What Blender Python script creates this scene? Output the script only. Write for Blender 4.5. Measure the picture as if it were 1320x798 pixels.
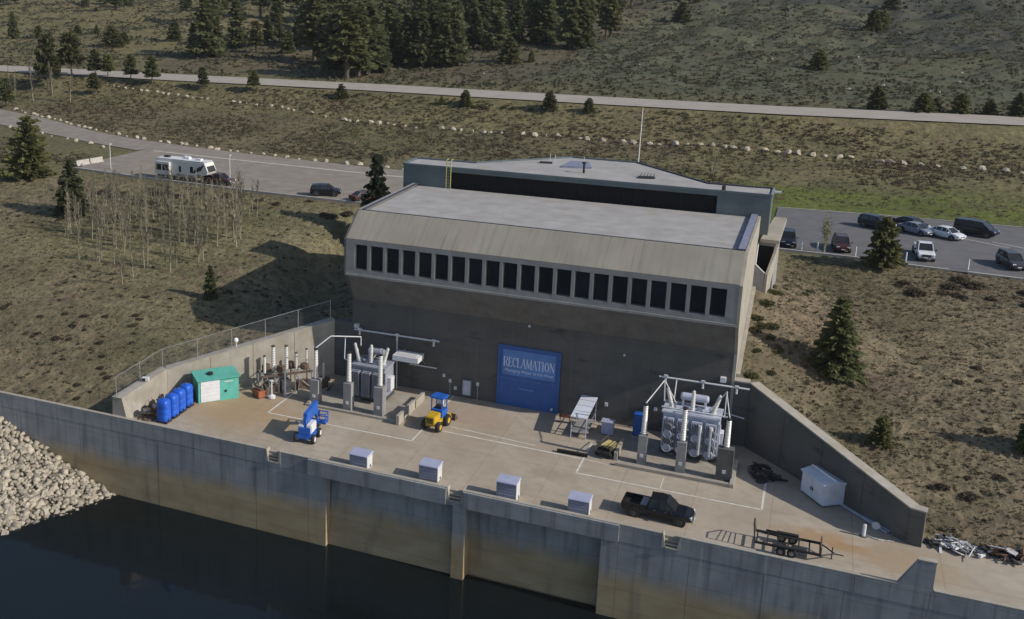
import bpy, bmesh, math, random
import numpy as np
from mathutils import Vector, Matrix, noise

# ------------------------------------------------------------------ reset
for o in list(bpy.data.objects):
    bpy.data.objects.remove(o)
SC = bpy.context.scene
COL = SC.collection
random.seed(11)
RNG = np.random.default_rng(11)

# ------------------------------------------------------------------ camera
cam = bpy.data.cameras.new('camera')
cam_o = bpy.data.objects.new('camera', cam)
COL.objects.link(cam_o)
SC.camera = cam_o
yaw, pitch, roll = map(math.radians, (-24.13, 13.78, 0.64))
right0 = Vector((math.cos(yaw), -math.sin(yaw), 0))
fwd0 = Vector((math.sin(yaw), math.cos(yaw), 0))
up0 = Vector((0, 0, 1))
fwd = fwd0 * math.cos(pitch) - up0 * math.sin(pitch)
up1 = up0 * math.cos(pitch) + fwd0 * math.sin(pitch)
rgt = right0 * math.cos(roll) + up1 * math.sin(roll)
up = up1 * math.cos(roll) - right0 * math.sin(roll)
mw = Matrix((rgt, up, -fwd)).transposed().to_4x4()
mw.translation = Vector((25.0, -100.0, 42.9))
cam_o.matrix_world = mw
cam.sensor_width = 36.0
cam.lens = 36.0 * 1371.1 / 1320.0
cam.shift_x = (660 - 449.3) / 1320.0
cam.shift_y = -(399 - 302.5) / 1320.0
cam.clip_start = 1.0
cam.clip_end = 6000.0

# ------------------------------------------------------------------ sky, sun, exposure
LIGHT = Vector((-1.6, 0.09, -1.0)).normalized()        # direction the sunlight travels
world = bpy.data.worlds.new('World')
SC.world = world
world.use_nodes = True
wn = world.node_tree
sky = wn.nodes.new('ShaderNodeTexSky')
sky.sky_type = 'NISHITA'
sky.sun_disc = False
sky.sun_elevation = math.asin(-LIGHT.z)
sky.sun_rotation = math.atan2(-LIGHT.x, -LIGHT.y)
sky.altitude = 1200
sky.dust_density = 2.0
bg = wn.nodes['Background']
bg.inputs['Strength'].default_value = 0.1
wn.links.new(sky.outputs[0], bg.inputs['Color'])
sun = bpy.data.lights.new('sun', 'SUN')
sun.energy = 3.5
sun.angle = math.radians(0.53)
sun.color = (1.0, 0.94, 0.85)
sun_o = bpy.data.objects.new('sun', sun)
COL.objects.link(sun_o)
sun_o.location = (80, -20, 80)
sun_o.rotation_euler = LIGHT.to_track_quat('-Z', 'Y').to_euler()
SC.view_settings.view_transform = 'Standard'
SC.view_settings.look = 'None'
SC.view_settings.gamma = 1.0
SC.view_settings.use_curve_mapping = False
SC.view_settings.exposure = 0.25
SC.render.engine = 'CYCLES'

# ------------------------------------------------------------------ materials
def lin(r, g, b):
    f = lambda c: (c / 255 / 12.92) if c <= 10 else (((c / 255) + .055) / 1.055) ** 2.4
    return (f(r), f(g), f(b))

MATS = {}
def base_nodes(name):
    m = bpy.data.materials.new(name)
    m.use_nodes = True
    nt = m.node_tree
    return m, nt, nt.nodes['Principled BSDF']

def N(nt, kind, **kw):
    n = nt.nodes.new(kind)
    for k, v in kw.items():
        if k in n.inputs:
            n.inputs[k].default_value = v
        else:
            setattr(n, k, v)
    return n

def mixc(nt, fac, a, b, blend='MIX'):
    n = nt.nodes.new('ShaderNodeMix')
    n.data_type = 'RGBA'
    n.blend_type = blend
    for s, v in ((0, fac), (6, a), (7, b)):
        if isinstance(v, bpy.types.NodeSocket):
            nt.links.new(v, n.inputs[s])
        elif s == 0:
            n.inputs[0].default_value = v
        else:
            n.inputs[s].default_value = (*v[:3], 1)
    return n.outputs[2]

def ramp(nt, src, a, b):
    n = nt.nodes.new('ShaderNodeMapRange')
    n.inputs['From Min'].default_value = a
    n.inputs['From Max'].default_value = b
    nt.links.new(src, n.inputs['Value'])
    return n.outputs[0]

def noise_tex(nt, coord, scale, detail=4, stretch=None):
    if stretch:
        mp = nt.nodes.new('ShaderNodeMapping')
        mp.inputs['Scale'].default_value = stretch
        nt.links.new(coord, mp.inputs[0])
        coord = mp.outputs[0]
    n = nt.nodes.new('ShaderNodeTexNoise')
    n.inputs['Scale'].default_value = scale
    n.inputs['Detail'].default_value = detail
    nt.links.new(coord, n.inputs['Vector'])
    return n.outputs['Fac']

def geo_pos(nt):
    return nt.nodes.new('ShaderNodeNewGeometry').outputs['Position']

def add_bump(nt, p, src, strength=.3, dist=.05):
    b = nt.nodes.new('ShaderNodeBump')
    b.inputs['Strength'].default_value = strength
    b.inputs['Distance'].default_value = dist
    nt.links.new(src, b.inputs['Height'])
    nt.links.new(b.outputs[0], p.inputs['Normal'])

def mat(name, c, rough=.7, metal=0., var=.18, scale=1.5, streak=0., dirt=0., bump=0., island=0.):
    if name in MATS:
        return MATS[name]
    m, nt, p = base_nodes(name)
    pos = geo_pos(nt)
    n1 = noise_tex(nt, pos, scale, 5)
    col = mixc(nt, ramp(nt, n1, .3, .7), tuple(x * (1 - var) for x in c), tuple(x * (1 + var) for x in c))
    if streak:
        n2 = noise_tex(nt, pos, 1.4, 4, (1, 1, .12))
        col = mixc(nt, ramp(nt, n2, .52, .8), col, tuple(x * (1 - streak) for x in c))
    if dirt:
        n3 = noise_tex(nt, pos, .6, 6)
        col = mixc(nt, ramp(nt, n3, .5, .85), col, tuple(x * (1 - dirt) * k for x, k in zip(c, (1.05, .95, .8))))
    if island:
        g = nt.nodes.new('ShaderNodeNewGeometry')
        col = mixc(nt, g.outputs['Random Per Island'], mixc(nt, 1.0, col, (1 - island,) * 3, 'MULTIPLY'),
                   mixc(nt, 1.0, col, (1 + island,) * 3, 'MULTIPLY'))
    nt.links.new(col, p.inputs['Base Color'])
    p.inputs['Roughness'].default_value = rough
    p.inputs['Metallic'].default_value = metal
    if bump:
        add_bump(nt, p, noise_tex(nt, pos, 9, 5), bump, .04)
    MATS[name] = m
    return m

def foliage(name, c1, c2, c3=None):
    m, nt, p = base_nodes(name)
    g = nt.nodes.new('ShaderNodeNewGeometry')
    oi = nt.nodes.new('ShaderNodeObjectInfo')
    col = mixc(nt, g.outputs['Random Per Island'], c1, c2)
    if c3:
        col = mixc(nt, ramp(nt, noise_tex(nt, g.outputs['Position'], .06, 3), .42, .62), col, c3)
    col = mixc(nt, oi.outputs['Random'], mixc(nt, 1., col, (.75, .75, .8), 'MULTIPLY'), mixc(nt, 1., col, (1.2, 1.2, 1.1), 'MULTIPLY'))
    nt.links.new(col, p.inputs['Base Color'])
    p.inputs['Roughness'].default_value = .75
    p.inputs['Specular IOR Level'].default_value = .15
    tl = nt.nodes.new('ShaderNodeBsdfTranslucent')
    nt.links.new(col, tl.inputs['Color'])
    mx = nt.nodes.new('ShaderNodeMixShader'); mx.inputs[0].default_value = .5
    nt.links.new(p.outputs[0], mx.inputs[1]); nt.links.new(tl.outputs[0], mx.inputs[2])
    nt.links.new(mx.outputs[0], nt.nodes['Material Output'].inputs['Surface'])
    MATS[name] = m
    return m

def glassy(name, c, rough=.08):
    m, nt, p = base_nodes(name)
    p.inputs['Base Color'].default_value = (*c, 1)
    p.inputs['Roughness'].default_value = rough
    nt.links.new(mixc(nt, ramp(nt, noise_tex(nt, geo_pos(nt), .8, 2), .3, .7), c, tuple(x * 1.6 for x in c)), p.inputs['Base Color'])
    oi = nt.nodes.new('ShaderNodeObjectInfo')
    b_ = p.inputs['Base Color'].links[0].from_socket
    nt.links.new(mixc(nt, oi.outputs['Random'], b_, mixc(nt, 1., b_, (2.6, 2.5, 2.4), 'MULTIPLY')), p.inputs['Base Color'])
    MATS[name] = m
    return m

# deck concrete: tan slab with worn patches, tyre scuffs, hairline joints and rust
def deck_material():
    m, nt, p = base_nodes('deck_concrete')
    pos = geo_pos(nt)
    col = mixc(nt, ramp(nt, noise_tex(nt, pos, .18, 6), .35, .65), (.345, .285, .215), (.41, .35, .275))
    col = mixc(nt, ramp(nt, noise_tex(nt, pos, 1.1, 8), .45, .95), col, (.28, .24, .19))
    # ochre tinted zone in the south-west corner and rust wash near the trailer
    def blob(cx, cy, rx, ry, colr, k, wob=.6):
        nonlocal col
        mp = nt.nodes.new('ShaderNodeMapping'); mp.vector_type = 'POINT'
        mp.inputs['Location'].default_value = (-cx / rx, -cy / ry, 0)
        mp.inputs['Scale'].default_value = (1 / rx, 1 / ry, 0)
        nt.links.new(pos, mp.inputs[0])
        ln = nt.nodes.new('ShaderNodeVectorMath'); ln.operation = 'LENGTH'
        nt.links.new(mp.outputs[0], ln.inputs[0])
        ad = nt.nodes.new('ShaderNodeMath'); ad.operation = 'MULTIPLY_ADD'
        nt.links.new(noise_tex(nt, pos, .9, 6), ad.inputs[0]); ad.inputs[1].default_value = wob * 2
        nt.links.new(ln.outputs['Value'], ad.inputs[2])
        f = ramp(nt, ad.outputs[0], 1.15 + wob, .45 + wob)
        mu = nt.nodes.new('ShaderNodeMath'); mu.operation = 'MULTIPLY'; mu.inputs[1].default_value = k
        nt.links.new(f, mu.inputs[0])
        col = mixc(nt, mu.outputs[0], col, colr)
    blob(-26, -13, 9, 5.5, (.36, .25, .13), .75)
    blob(28.0, -15.2, 3.4, 1.5, (.34, .19, .075), .6, .9)
    blob(30.3, -16.0, 2.0, 1.0, (.33, .19, .08), .7, .9)
    blob(-3.5, -4.5, 3.4, 2.4, (.36, .26, .2), .6)
    blob(34, -16.5, 4.5, 2.5, (.33, .24, .14), .7, .8)
    blob(6.5, -13.6, 2.6, 1.4, (.27, .22, .155), .55, .8)
    blob(-10, -13.5, 4, 1.2, (.30, .24, .17), .5, .8)
    # slab joints
    br = nt.nodes.new('ShaderNodeTexBrick')
    br.offset = 0
    br.inputs['Scale'].default_value = 1
    br.inputs['Brick Width'].default_value = 6.1
    br.inputs['Row Height'].default_value = 6.1
    br.inputs['Mortar Size'].default_value = .035
    br.inputs['Color1'].default_value = br.inputs['Color2'].default_value = (1, 1, 1, 1)
    br.inputs['Mortar'].default_value = (.8, .78, .74, 1)
    nt.links.new(pos, br.inputs['Vector'])
    col = mixc(nt, 1.0, col, br.outputs['Color'], 'MULTIPLY')
    nt.links.new(col, p.inputs['Base Color'])
    p.inputs['Roughness'].default_value = .85
    add_bump(nt, p, noise_tex(nt, pos, 14, 5), .08, .01)
    MATS['deck'] = m
deck_material()

# reservoir wall: grey concrete above, tide-stained ochre below the old water line
def wall_material():
    m, nt, p = base_nodes('stained_concrete')
    pos = geo_pos(nt)
    sep = nt.nodes.new('ShaderNodeSeparateXYZ')
    nt.links.new(pos, sep.inputs[0])
    upper = mixc(nt, ramp(nt, noise_tex(nt, pos, .5, 6), .3, .7), (.21, .215, .225), (.30, .305, .31))
    upper = mixc(nt, ramp(nt, noise_tex(nt, pos, 1.6, 5, (1, 1, .07)), .5, .72), upper, (.14, .145, .155))
    upper = mixc(nt, ramp(nt, noise_tex(nt, pos, 2.3, 4, (1, 1, .05)), .62, .78), upper, (.36, .36, .35))
    lower = mixc(nt, ramp(nt, noise_tex(nt, pos, .35, 6, (1, 1, 2.5)), .3, .7), (.29, .215, .115), (.385, .30, .18))
    lower = mixc(nt, ramp(nt, noise_tex(nt, pos, 1.3, 4, (.5, .5, .1)), .55, .8), lower, (.17, .14, .095))
    ad = nt.nodes.new('ShaderNodeMath'); ad.operation = 'MULTIPLY_ADD'
    nt.links.new(noise_tex(nt, pos, .8, 5, (1, 1, .25)), ad.inputs[0]); ad.inputs[1].default_value = 1.6
    nt.links.new(sep.outputs['Z'], ad.inputs[2])
    f = ramp(nt, ad.outputs[0], -2.6, -4.2)
    col = mixc(nt, f, upper, lower)
    # lift lines of the concrete pours
    wv = nt.nodes.new('ShaderNodeMath'); wv.operation = 'PINGPONG'; wv.inputs[1].default_value = .9
    nt.links.new(sep.outputs['Z'], wv.inputs[0])
    col = mixc(nt, ramp(nt, wv.outputs[0], .035, .0), col, mixc(nt, 1., col, (.62, .62, .62), 'MULTIPLY'))
    nt.links.new(col, p.inputs['Base Color'])
    p.inputs['Roughness'].default_value = .85
    add_bump(nt, p, noise_tex(nt, pos, 5, 5), .2, .03)
    MATS['wallstain'] = m
wall_material()

def ground_material():
    m, nt, p = base_nodes('ground_cover')
    pos = geo_pos(nt)
    at = nt.nodes.new('ShaderNodeAttribute'); at.attribute_name = 'cover'
    n1 = ramp(nt, noise_tex(nt, pos, .9, 8), .32, .68)
    col = mixc(nt, n1, mixc(nt, 1., at.outputs['Color'], (.62, .64, .62), 'MULTIPLY'), mixc(nt, 1., at.outputs['Color'], (1.35, 1.3, 1.2), 'MULTIPLY'))
    n2 = ramp(nt, noise_tex(nt, pos, .11, 6), .45, .7)
    col = mixc(nt, n2, col, mixc(nt, .6, col, (.085, .085, .045)))
    n3 = ramp(nt, noise_tex(nt, pos, 4.5, 4), .5, .75)
    col = mixc(nt, n3, col, mixc(nt, 1., col, (.66, .66, .6), 'MULTIPLY'))
    n4 = ramp(nt, noise_tex(nt, pos, .3, 7), .56, .72)
    col = mixc(nt, n4, col, mixc(nt, .55, col, (.15, .10, .075)))
    nt.links.new(col, p.inputs['Base Color'])
    p.inputs['Roughness'].default_value = .95
    p.inputs['Specular IOR Level'].default_value = .1
    add_bump(nt, p, noise_tex(nt, pos, 1.8, 8), .8, .25)
    MATS['ground'] = m
ground_material()

def water_material():
    m, nt, p = base_nodes('reservoir_water')
    pos = geo_pos(nt)
    p.inputs['Base Color'].default_value = (.006, .009, .010, 1)
    nt.links.new(mixc(nt, ramp(nt, noise_tex(nt, pos, .05, 3), .35, .65), (.006, .009, .010), (.008, .012, .015)), p.inputs['Base Color'])
    p.inputs['Roughness'].default_value = .07
    p.inputs['IOR'].default_value = 1.33
    add_bump(nt, p, noise_tex(nt, pos, 1.1, 6, (1, .45, 1)), .3, .05)
    MATS['water'] = m
water_material()

# facade concrete: dark, weathered lower wall
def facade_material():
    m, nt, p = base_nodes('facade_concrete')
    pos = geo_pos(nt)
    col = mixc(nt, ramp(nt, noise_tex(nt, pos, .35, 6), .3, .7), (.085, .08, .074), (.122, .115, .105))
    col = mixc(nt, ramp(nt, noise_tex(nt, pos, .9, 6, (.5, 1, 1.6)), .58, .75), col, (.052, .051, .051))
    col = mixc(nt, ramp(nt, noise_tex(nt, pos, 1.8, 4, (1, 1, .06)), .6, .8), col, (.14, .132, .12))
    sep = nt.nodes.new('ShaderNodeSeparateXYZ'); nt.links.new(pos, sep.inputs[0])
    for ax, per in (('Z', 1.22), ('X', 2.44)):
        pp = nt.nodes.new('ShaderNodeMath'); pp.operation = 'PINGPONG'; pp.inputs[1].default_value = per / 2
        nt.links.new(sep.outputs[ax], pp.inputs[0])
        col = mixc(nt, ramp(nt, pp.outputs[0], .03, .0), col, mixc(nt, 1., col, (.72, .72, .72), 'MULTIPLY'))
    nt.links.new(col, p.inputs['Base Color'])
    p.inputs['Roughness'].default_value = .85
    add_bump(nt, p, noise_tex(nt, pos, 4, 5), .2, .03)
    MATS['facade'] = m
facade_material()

def fascia_material():
    m, nt, p = base_nodes('weathered_fascia')
    pos = geo_pos(nt)
    col = mixc(nt, ramp(nt, noise_tex(nt, pos, .25, 6), .3, .7), (.24, .22, .18), (.30, .28, .235))
    col = mixc(nt, ramp(nt, noise_tex(nt, pos, 2.2, 5, (1, .05, .05)), .5, .75), col, (.205, .185, .15))
    col = mixc(nt, ramp(nt, noise_tex(nt, pos, .9, 5, (1, .1, .1)), .58, .75), col, (.28, .235, .195))
    col = mixc(nt, ramp(nt, noise_tex(nt, pos, 5.0, 4, (1, .03, .03)), .6, .75), col, (.175, .16, .13))
    nt.links.new(col, p.inputs['Base Color'])
    p.inputs['Roughness'].default_value = .85
    MATS['fascia'] = m
fascia_material()

mat('concrete', (.34, .31, .26), .85, var=.14, scale=.8, streak=.25, dirt=.25, bump=.15)
mat('concrete_grey', (.26, .255, .25), .85, var=.15, scale=1.2, streak=.25, bump=.15)
mat('concrete_dark', (.105, .10, .098), .85, var=.18, scale=1.0, streak=.3, bump=.15)
mat('corbel_concrete', (.165, .158, .148), .85, var=.16, scale=.7, streak=.3, dirt=.25, bump=.15)  # facade tone lightened where the corbel catches light
mat('coping', (.36, .33, .28), .85, var=.12, scale=1.5, dirt=.2)
mat('band_concrete', (.27, .265, .255), .85, var=.1, scale=1.0, streak=.2)
mat('gravel_roof', (.335, .322, .312), .95, var=.12, scale=.5, dirt=.2, bump=.2)
mat('roof_edge', (.05, .05, .065), .6)
mat('roof_curb', (.21, .22, .30), .6)
mat('slate_metal', (.105, .13, .14), .55, var=.12, scale=.5, streak=.15)
mat('dark_band', (.006, .006, .007), .95)
glassy('window_glass', (.006, .006, .008), .12)
glassy('car_glass', (.01, .011, .013), .06)
glassy('stair_glass', (.03, .02, .03), .1)
mat('yellow_paint', (.42, .38, .12), .5)
mat('line_paint', (.62, .60, .54), .8, var=.2, scale=2.5, dirt=.25)
mat('sign_blue', (.035, .11, .34), .5, var=.1)
mat('sign_light', (.10, .22, .50), .5, var=.2, scale=.6)
mat('sign_text', (.6, .7, .9), .5, var=.05)
mat('asphalt', (.125, .122, .125), .9, var=.14, scale=.5, dirt=.2, bump=.1)
mat('asphalt_tan', (.235, .205, .17), .92, var=.15, scale=.4, dirt=.2, bump=.1)
mat('road_pale', (.34, .305, .26), .92, var=.1, scale=.3, dirt=.15)
mat('kerb', (.40, .37, .33), .9, var=.1)
mat('boulder_pale', (.38, .33, .255), .9, var=.2, scale=1.2, bump=.3)
mat('riprap', (.32, .28, .22), .9, var=.25, scale=1.3, bump=.3, island=.3)
mat('riprap_bed', (.14, .115, .09), .95)
mat('galv', (.42, .43, .45), .45, .6, var=.1)
mat('steel_white', (.62, .62, .63), .5, var=.1, scale=3)
mat('porcelain', (.62, .60, .56), .3, var=.08, scale=4)
mat('porcelain_grey', (.46, .47, .50), .35, var=.08)
mat('tank_grey', (.17, .175, .21), .5, var=.15, scale=1.2, streak=.2)
mat('tank_blue', (.46, .49, .58), .45, var=.12, scale=1.2, streak=.15)
mat('tank_mid', (.27, .28, .33), .5, var=.15, scale=1.2, streak=.2)
mat('wire', (.16, .16, .17), .6)
mat('tank_dark', (.06, .06, .07), .7)  # even dark grey for transformer skids and a rack cabinet
mat('vent_metal', (.25, .265, .34), .45, .2, var=.08, scale=2, dirt=.15)
mat('vent_side', (.58, .58, .57), .5, var=.08)
mat('lid_grey', (.43, .45, .60), .45, .2, var=.08)
mat('green_paint', (.10, .40, .33), .55, var=.1, dirt=.15)
mat('green_dark', (.03, .17, .13), .55, var=.1)
mat('white_paint', (.66, .66, .68), .5, var=.06, dirt=.1)
mat('white_shed', (.62, .65, .74), .5, var=.08, dirt=.12)
mat('blue_plastic', (.015, .10, .52), .45, var=.12)
mat('blue_machine', (.02, .11, .45), .4, var=.12)
mat('yellow_machine', (.52, .33, .02), .45, var=.12, dirt=.2)
mat('black_rubber', (.02, .02, .02), .85)
mat('rim', (.30, .30, .31), .4, .6)
mat('black_metal', (.018, .017, .017), .6, var=.2)
mat('rust', (.10, .065, .048), .85, var=.35, scale=4)
mat('wood_brown', (.16, .095, .06), .9, var=.3, scale=4, island=.3)
mat('orange', (.30, .09, .04), .6)
mat('scrap_pale', (.5, .49, .48), .5, var=.2, scale=4, island=.35)
mat('tarp_dark', (.03, .03, .032), .8, var=.3, bump=.4)
mat('pallet_wood', (.42, .36, .16), .9, var=.25, scale=4)
mat('bark', (.10, .075, .055), .95, var=.25, scale=3)
mat('aspen_bark', (.33, .30, .22), .9, var=.2, scale=3)
mat('aspen_twig', (.20, .175, .125), .9, var=.2, scale=3)
mat('headlamp', (.8, .8, .82), .15)
mat('tail_lamp', (.25, .01, .01), .3)
for nm, c in dict(paint_black=(.008, .009, .014), paint_white=(.68, .69, .72), paint_maroon=(.06, .022, .02), paint_silver=(.20, .22, .27),
                  paint_navy=(.018, .02, .03), paint_grey=(.05, .05, .055), paint_cream=(.62, .61, .58)).items():
    mat(nm, c, .22 if nm != 'paint_cream' else .45, .0, var=.05)
foliage('needles', (.095, .108, .05), (.165, .175, .085))
foliage('needles_olive', (.11, .115, .05), (.19, .185, .085))
foliage('needles_dark', (.022, .03, .02), (.055, .065, .042))
foliage('sage', (.10, .092, .06), (.16, .145, .095), (.115, .085, .065))
foliage('sage_far', (.075, .078, .053), (.13, .13, .085), (.11, .095, .065))
foliage('grass_tuft', (.145, .12, .08), (.20, .168, .112), (.14, .13, .07))
foliage('bud_leaf', (.14, .15, .04), (.20, .19, .07))

# ------------------------------------------------------------------ mesh helpers
def M_(m):
    return MATS[m] if isinstance(m, str) else m

class MB:
    def __init__(s):
        s.v = []; s.f = []
    def add(s, vs, fs):
        n = len(s.v)
        s.v += [tuple(v) for v in vs]
        s.f += [tuple(i + n for i in f) for f in fs]
        return s
    def hexa(s, b, t):
        return s.add(list(b) + list(t), [(3, 2, 1, 0), (4, 5, 6, 7), (0, 1, 5, 4), (1, 2, 6, 5), (2, 3, 7, 6), (3, 0, 4, 7)])
    def box(s, x0, y0, z0, x1, y1, z1):
        return s.hexa([(x0, y0, z0), (x1, y0, z0), (x1, y1, z0), (x0, y1, z0)], [(x0, y0, z1), (x1, y0, z1), (x1, y1, z1), (x0, y1, z1)])
    def cbox(s, c, size, rz=0, rx=0, ry=0):
        R = Matrix.Rotation(rz, 3, 'Z') @ Matrix.Rotation(ry, 3, 'Y') @ Matrix.Rotation(rx, 3, 'X')
        hx, hy, hz = (k / 2 for k in size)
        P = [Vector(c) + R @ Vector((a * hx, b * hy, d * hz)) for d in (-1, 1) for a, b in ((-1, -1), (1, -1), (1, 1), (-1, 1))]
        return s.hexa(P[:4], P[4:])
    def prism(s, poly, z0, z1):
        n = len(poly)
        z0 = z0 if isinstance(z0, (list, tuple)) else [z0] * n
        z1 = z1 if isinstance(z1, (list, tuple)) else [z1] * n
        vs = [(p[0], p[1], z) for p, z in zip(poly, z0)] + [(p[0], p[1], z) for p, z in zip(poly, z1)]
        fs = [tuple(range(n))[::-1], tuple(range(n, 2 * n))] + [(i, (i + 1) % n, n + (i + 1) % n, n + i) for i in range(n)]
        return s.add(vs, fs)
    def xprof(s, prof, x0, x1):
        n = len(prof)
        vs = [(x0, y, z) for y, z in prof] + [(x1, y, z) for y, z in prof]
        return s.add(vs, [tuple(range(n))[::-1], tuple(range(n, 2 * n))] + [(i, (i + 1) % n, n + (i + 1) % n, n + i) for i in range(n)])
    def yprof(s, prof, y0, y1):
        n = len(prof)
        vs = [(x, y0, z) for x, z in prof] + [(x, y1, z) for x, z in prof]
        return s.add(vs, [tuple(range(n)), tuple(range(n, 2 * n))[::-1]] + [(i, n + i, n + (i + 1) % n, (i + 1) % n) for i in range(n)])
    def loft(s, rings, caps=True):
        n = len(rings[0]); k = len(rings)
        vs = [p for r in rings for p in r]
        fs = [(a * n + i, a * n + (i + 1) % n, (a + 1) * n + (i + 1) % n, (a + 1) * n + i) for a in range(k - 1) for i in range(n)]
        if caps:
            fs += [tuple(range(n))[::-1], tuple(range((k - 1) * n, k * n))]
        return s.add(vs, fs)
    def tube(s, p, q, r, r2=None, n=8):
        p, q = Vector(p), Vector(q)
        r2 = r if r2 is None else r2
        d = (q - p).normalized()
        a = d.orthogonal().normalized(); b = d.cross(a)
        ring = lambda c, k: [c + (a * math.cos(t) + b * math.sin(t)) * k for t in (2 * math.pi * i / n for i in range(n))]
        return s.loft([ring(p, r), ring(q, r2)])
    def path(s, pts, r, n=6):
        for p, q in zip(pts, pts[1:]):
            s.tube(p, q, r, n=n)
        return s
    def lathe(s, prof, c=(0, 0, 0), n=12, axis='Z', tilt=None):
        rings = []
        for r, z in prof:
            ring = []
            for i in range(n):
                t = 2 * math.pi * i / n
                v = Vector((r * math.cos(t), r * math.sin(t), z))
                if axis == 'Y': v = Vector((v.x, v.z, v.y))
                if axis == 'X': v = Vector((v.z, v.x, v.y))
                if tilt is not None: v = tilt @ v
                ring.append(Vector(c) + v)
            rings.append(ring)
        return s.loft(rings)
    def build(s, name, m, parent=None, smooth=False, bevel=0., fix=True, loc=None):
        me = bpy.data.meshes.new(name)
        me.from_pydata(s.v, [], s.f)
        if fix:
            bm = bmesh.new(); bm.from_mesh(me)
            bmesh.ops.recalc_face_normals(bm, faces=bm.faces)
            if bevel:
                bmesh.ops.bevel(bm, geom=[e for e in bm.edges], offset=bevel, segments=2, affect='EDGES', clamp_overlap=True)
            bm.to_mesh(me); bm.free()
        if smooth:
            me.polygons.foreach_set('use_smooth', [True] * len(me.polygons))
        me.materials.append(M_(m))
        o = bpy.data.objects.new(name, me)
        COL.objects.link(o)
        if parent: o.parent = parent
        if loc: o.location = loc
        return o

def np_mesh(name, V, Q, m, parent=None):
    me = bpy.data.meshes.new(name)
    nq, k = Q.shape
    me.vertices.add(len(V)); me.vertices.foreach_set('co', V.astype(np.float32).ravel())
    me.loops.add(nq * k); me.loops.foreach_set('vertex_index', Q.astype(np.int32).ravel())
    me.polygons.add(nq)
    me.polygons.foreach_set('loop_start', np.arange(0, nq * k, k, dtype=np.int32))
    me.polygons.foreach_set('loop_total', np.full(nq, k, dtype=np.int32))
    me.update(calc_edges=True)
    me.materials.append(M_(m))
    o = bpy.data.objects.new(name, me)
    COL.objects.link(o)
    if parent: o.parent = parent
    return o

def tag(o, label=None, cat=None, group=None, kind=None):
    if label: o['label'] = label
    if cat: o['category'] = cat
    if group: o['group'] = group
    if kind: o['kind'] = kind
    return o

def thing(name, label, cat, loc=(0, 0, 0), rz=0., group=None):
    o = bpy.data.objects.new(name, None)
    o.empty_display_size = .3
    COL.objects.link(o)
    o.location = loc
    o.rotation_euler = (0, 0, rz)
    return tag(o, label, cat, group)

def copy_tree(o, parent=None, label=None, group=None):
    c = o.copy()
    COL.objects.link(c)
    if parent: c.parent = parent
    if label: c['label'] = label
    if group: c['group'] = group
    for ch in list(o.children):
        copy_tree(ch, c)
    return c

# ------------------------------------------------------------------ terrain height
def knots(k, t):
    if t <= k[0][0]: return k[0][1]
    for (a, za), (b, zb) in zip(k, k[1:]):
        if t <= b:
            return za + (zb - za) * (t - a) / (b - a)
    (a, za), (b, zb) = k[-2], k[-1]
    return zb + (t - b) * (zb - za) / (b - a)

KL = [(-21, -.3), (-18, 0), (-13, 1.6), (-5, 3.7), (3, 5.0), (20, 7.4), (37.5, 9.85), (70, 9.9), (80, 10.0), (107, 11.9), (118, 14.2), (124, 16.75),
      (142, 17.1), (160, 18), (220, 22.5), (300, 28.5), (360, 33), (420, 38.5), (600, 60), (1200, 140)]
KR = [(-13.5, -.35), (-12.2, 0), (-8, 1.5), (3, 4.6), (20, 7.3), (37.5, 9.85)] + KL[7:]
W0 = (21.3, 0, 6.3); W1 = (34.3, -13.2, 2.95); W2 = (34.9, -19.7, 2.2)

def segd(px, py, a, b):
    dx, dy = b[0] - a[0], b[1] - a[1]
    t = max(0, min(1, ((px - a[0]) * dx + (py - a[1]) * dy) / (dx * dx + dy * dy)))
    return math.hypot(px - a[0] - t * dx, py - a[1] - t * dy), a[2] + t * (b[2] - a[2])

def H(x, y):
    s = 1 if x > 0 else -1
    w = max(0, min(1, (x + 20) / 40))
    z = knots(KL, y) * (1 - w) + knots(KR, y) * w
    if y < 40:
        ax = abs(x)
        if ax > 18:
            d, zw = segd(ax, y, W0, W1)
            z = max(z, zw - .45 - (1.6 if s > 0 and ax > 33 and y < -8 else .42) * max(0, d - .5))
        if s < 0:
            d, zw = segd(ax, y, W1, W2)
            z = max(z, zw - 1.2 - .6 * max(0, d - .5))
        if ax > 18 and y > 0:
            z = max(z, 6.0 + .1 * y - .3 * max(0, ax - 20))
        z = min(z, 9.9)
        if x < -20:                       # gully shaped along the powerhouse's left flank to deepen the shade
            sm = lambda t, a, b: max(0, min(1, (t - a) / (b - a)))
            z -= 4.4 * math.exp(-((x + 30) / 5.5) ** 2) * sm(y, 3, 14) * (1 - sm(y, 35, 40))
        if s > 0 and 18 < x and y > -.5:
            z = max(z, min(6.1 + .345 * y, 11.4 - .06 * (y - 16)) - .32 * max(0, x - 20.2))
        if s > 0 and ax > 34.4 and y < -12.6: z = min(z, -.35)
    return z

# plan polylines (metres)
ROAD_FAR = [(-230, 122), (-190, 109), (-152, 94), (-134, 88.6), (-115, 81), (-102.4, 76.8), (-85.6, 73.5), (-67.3, 71), (-46.4, 69.3), (-22, 68.6)]
ROAD_NEAR = [(-230, 108), (-180, 93), (-139.3, 79.8), (-122.2, 74.6), (-106, 69), (-93, 65.5)]
UPPER_N = [(-420, 112), (-300, 115), (-174, 119.8), (-120.6, 122.2), (-76, 125), (-30, 124.6), (16, 125.4), (59, 130.5), (110, 138), (220, 160)]
def yline(pl, x):
    return knots(pl, x) if pl[0][0] < pl[-1][0] else 0

def up_near(x): return knots(UPPER_N, x)

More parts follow.
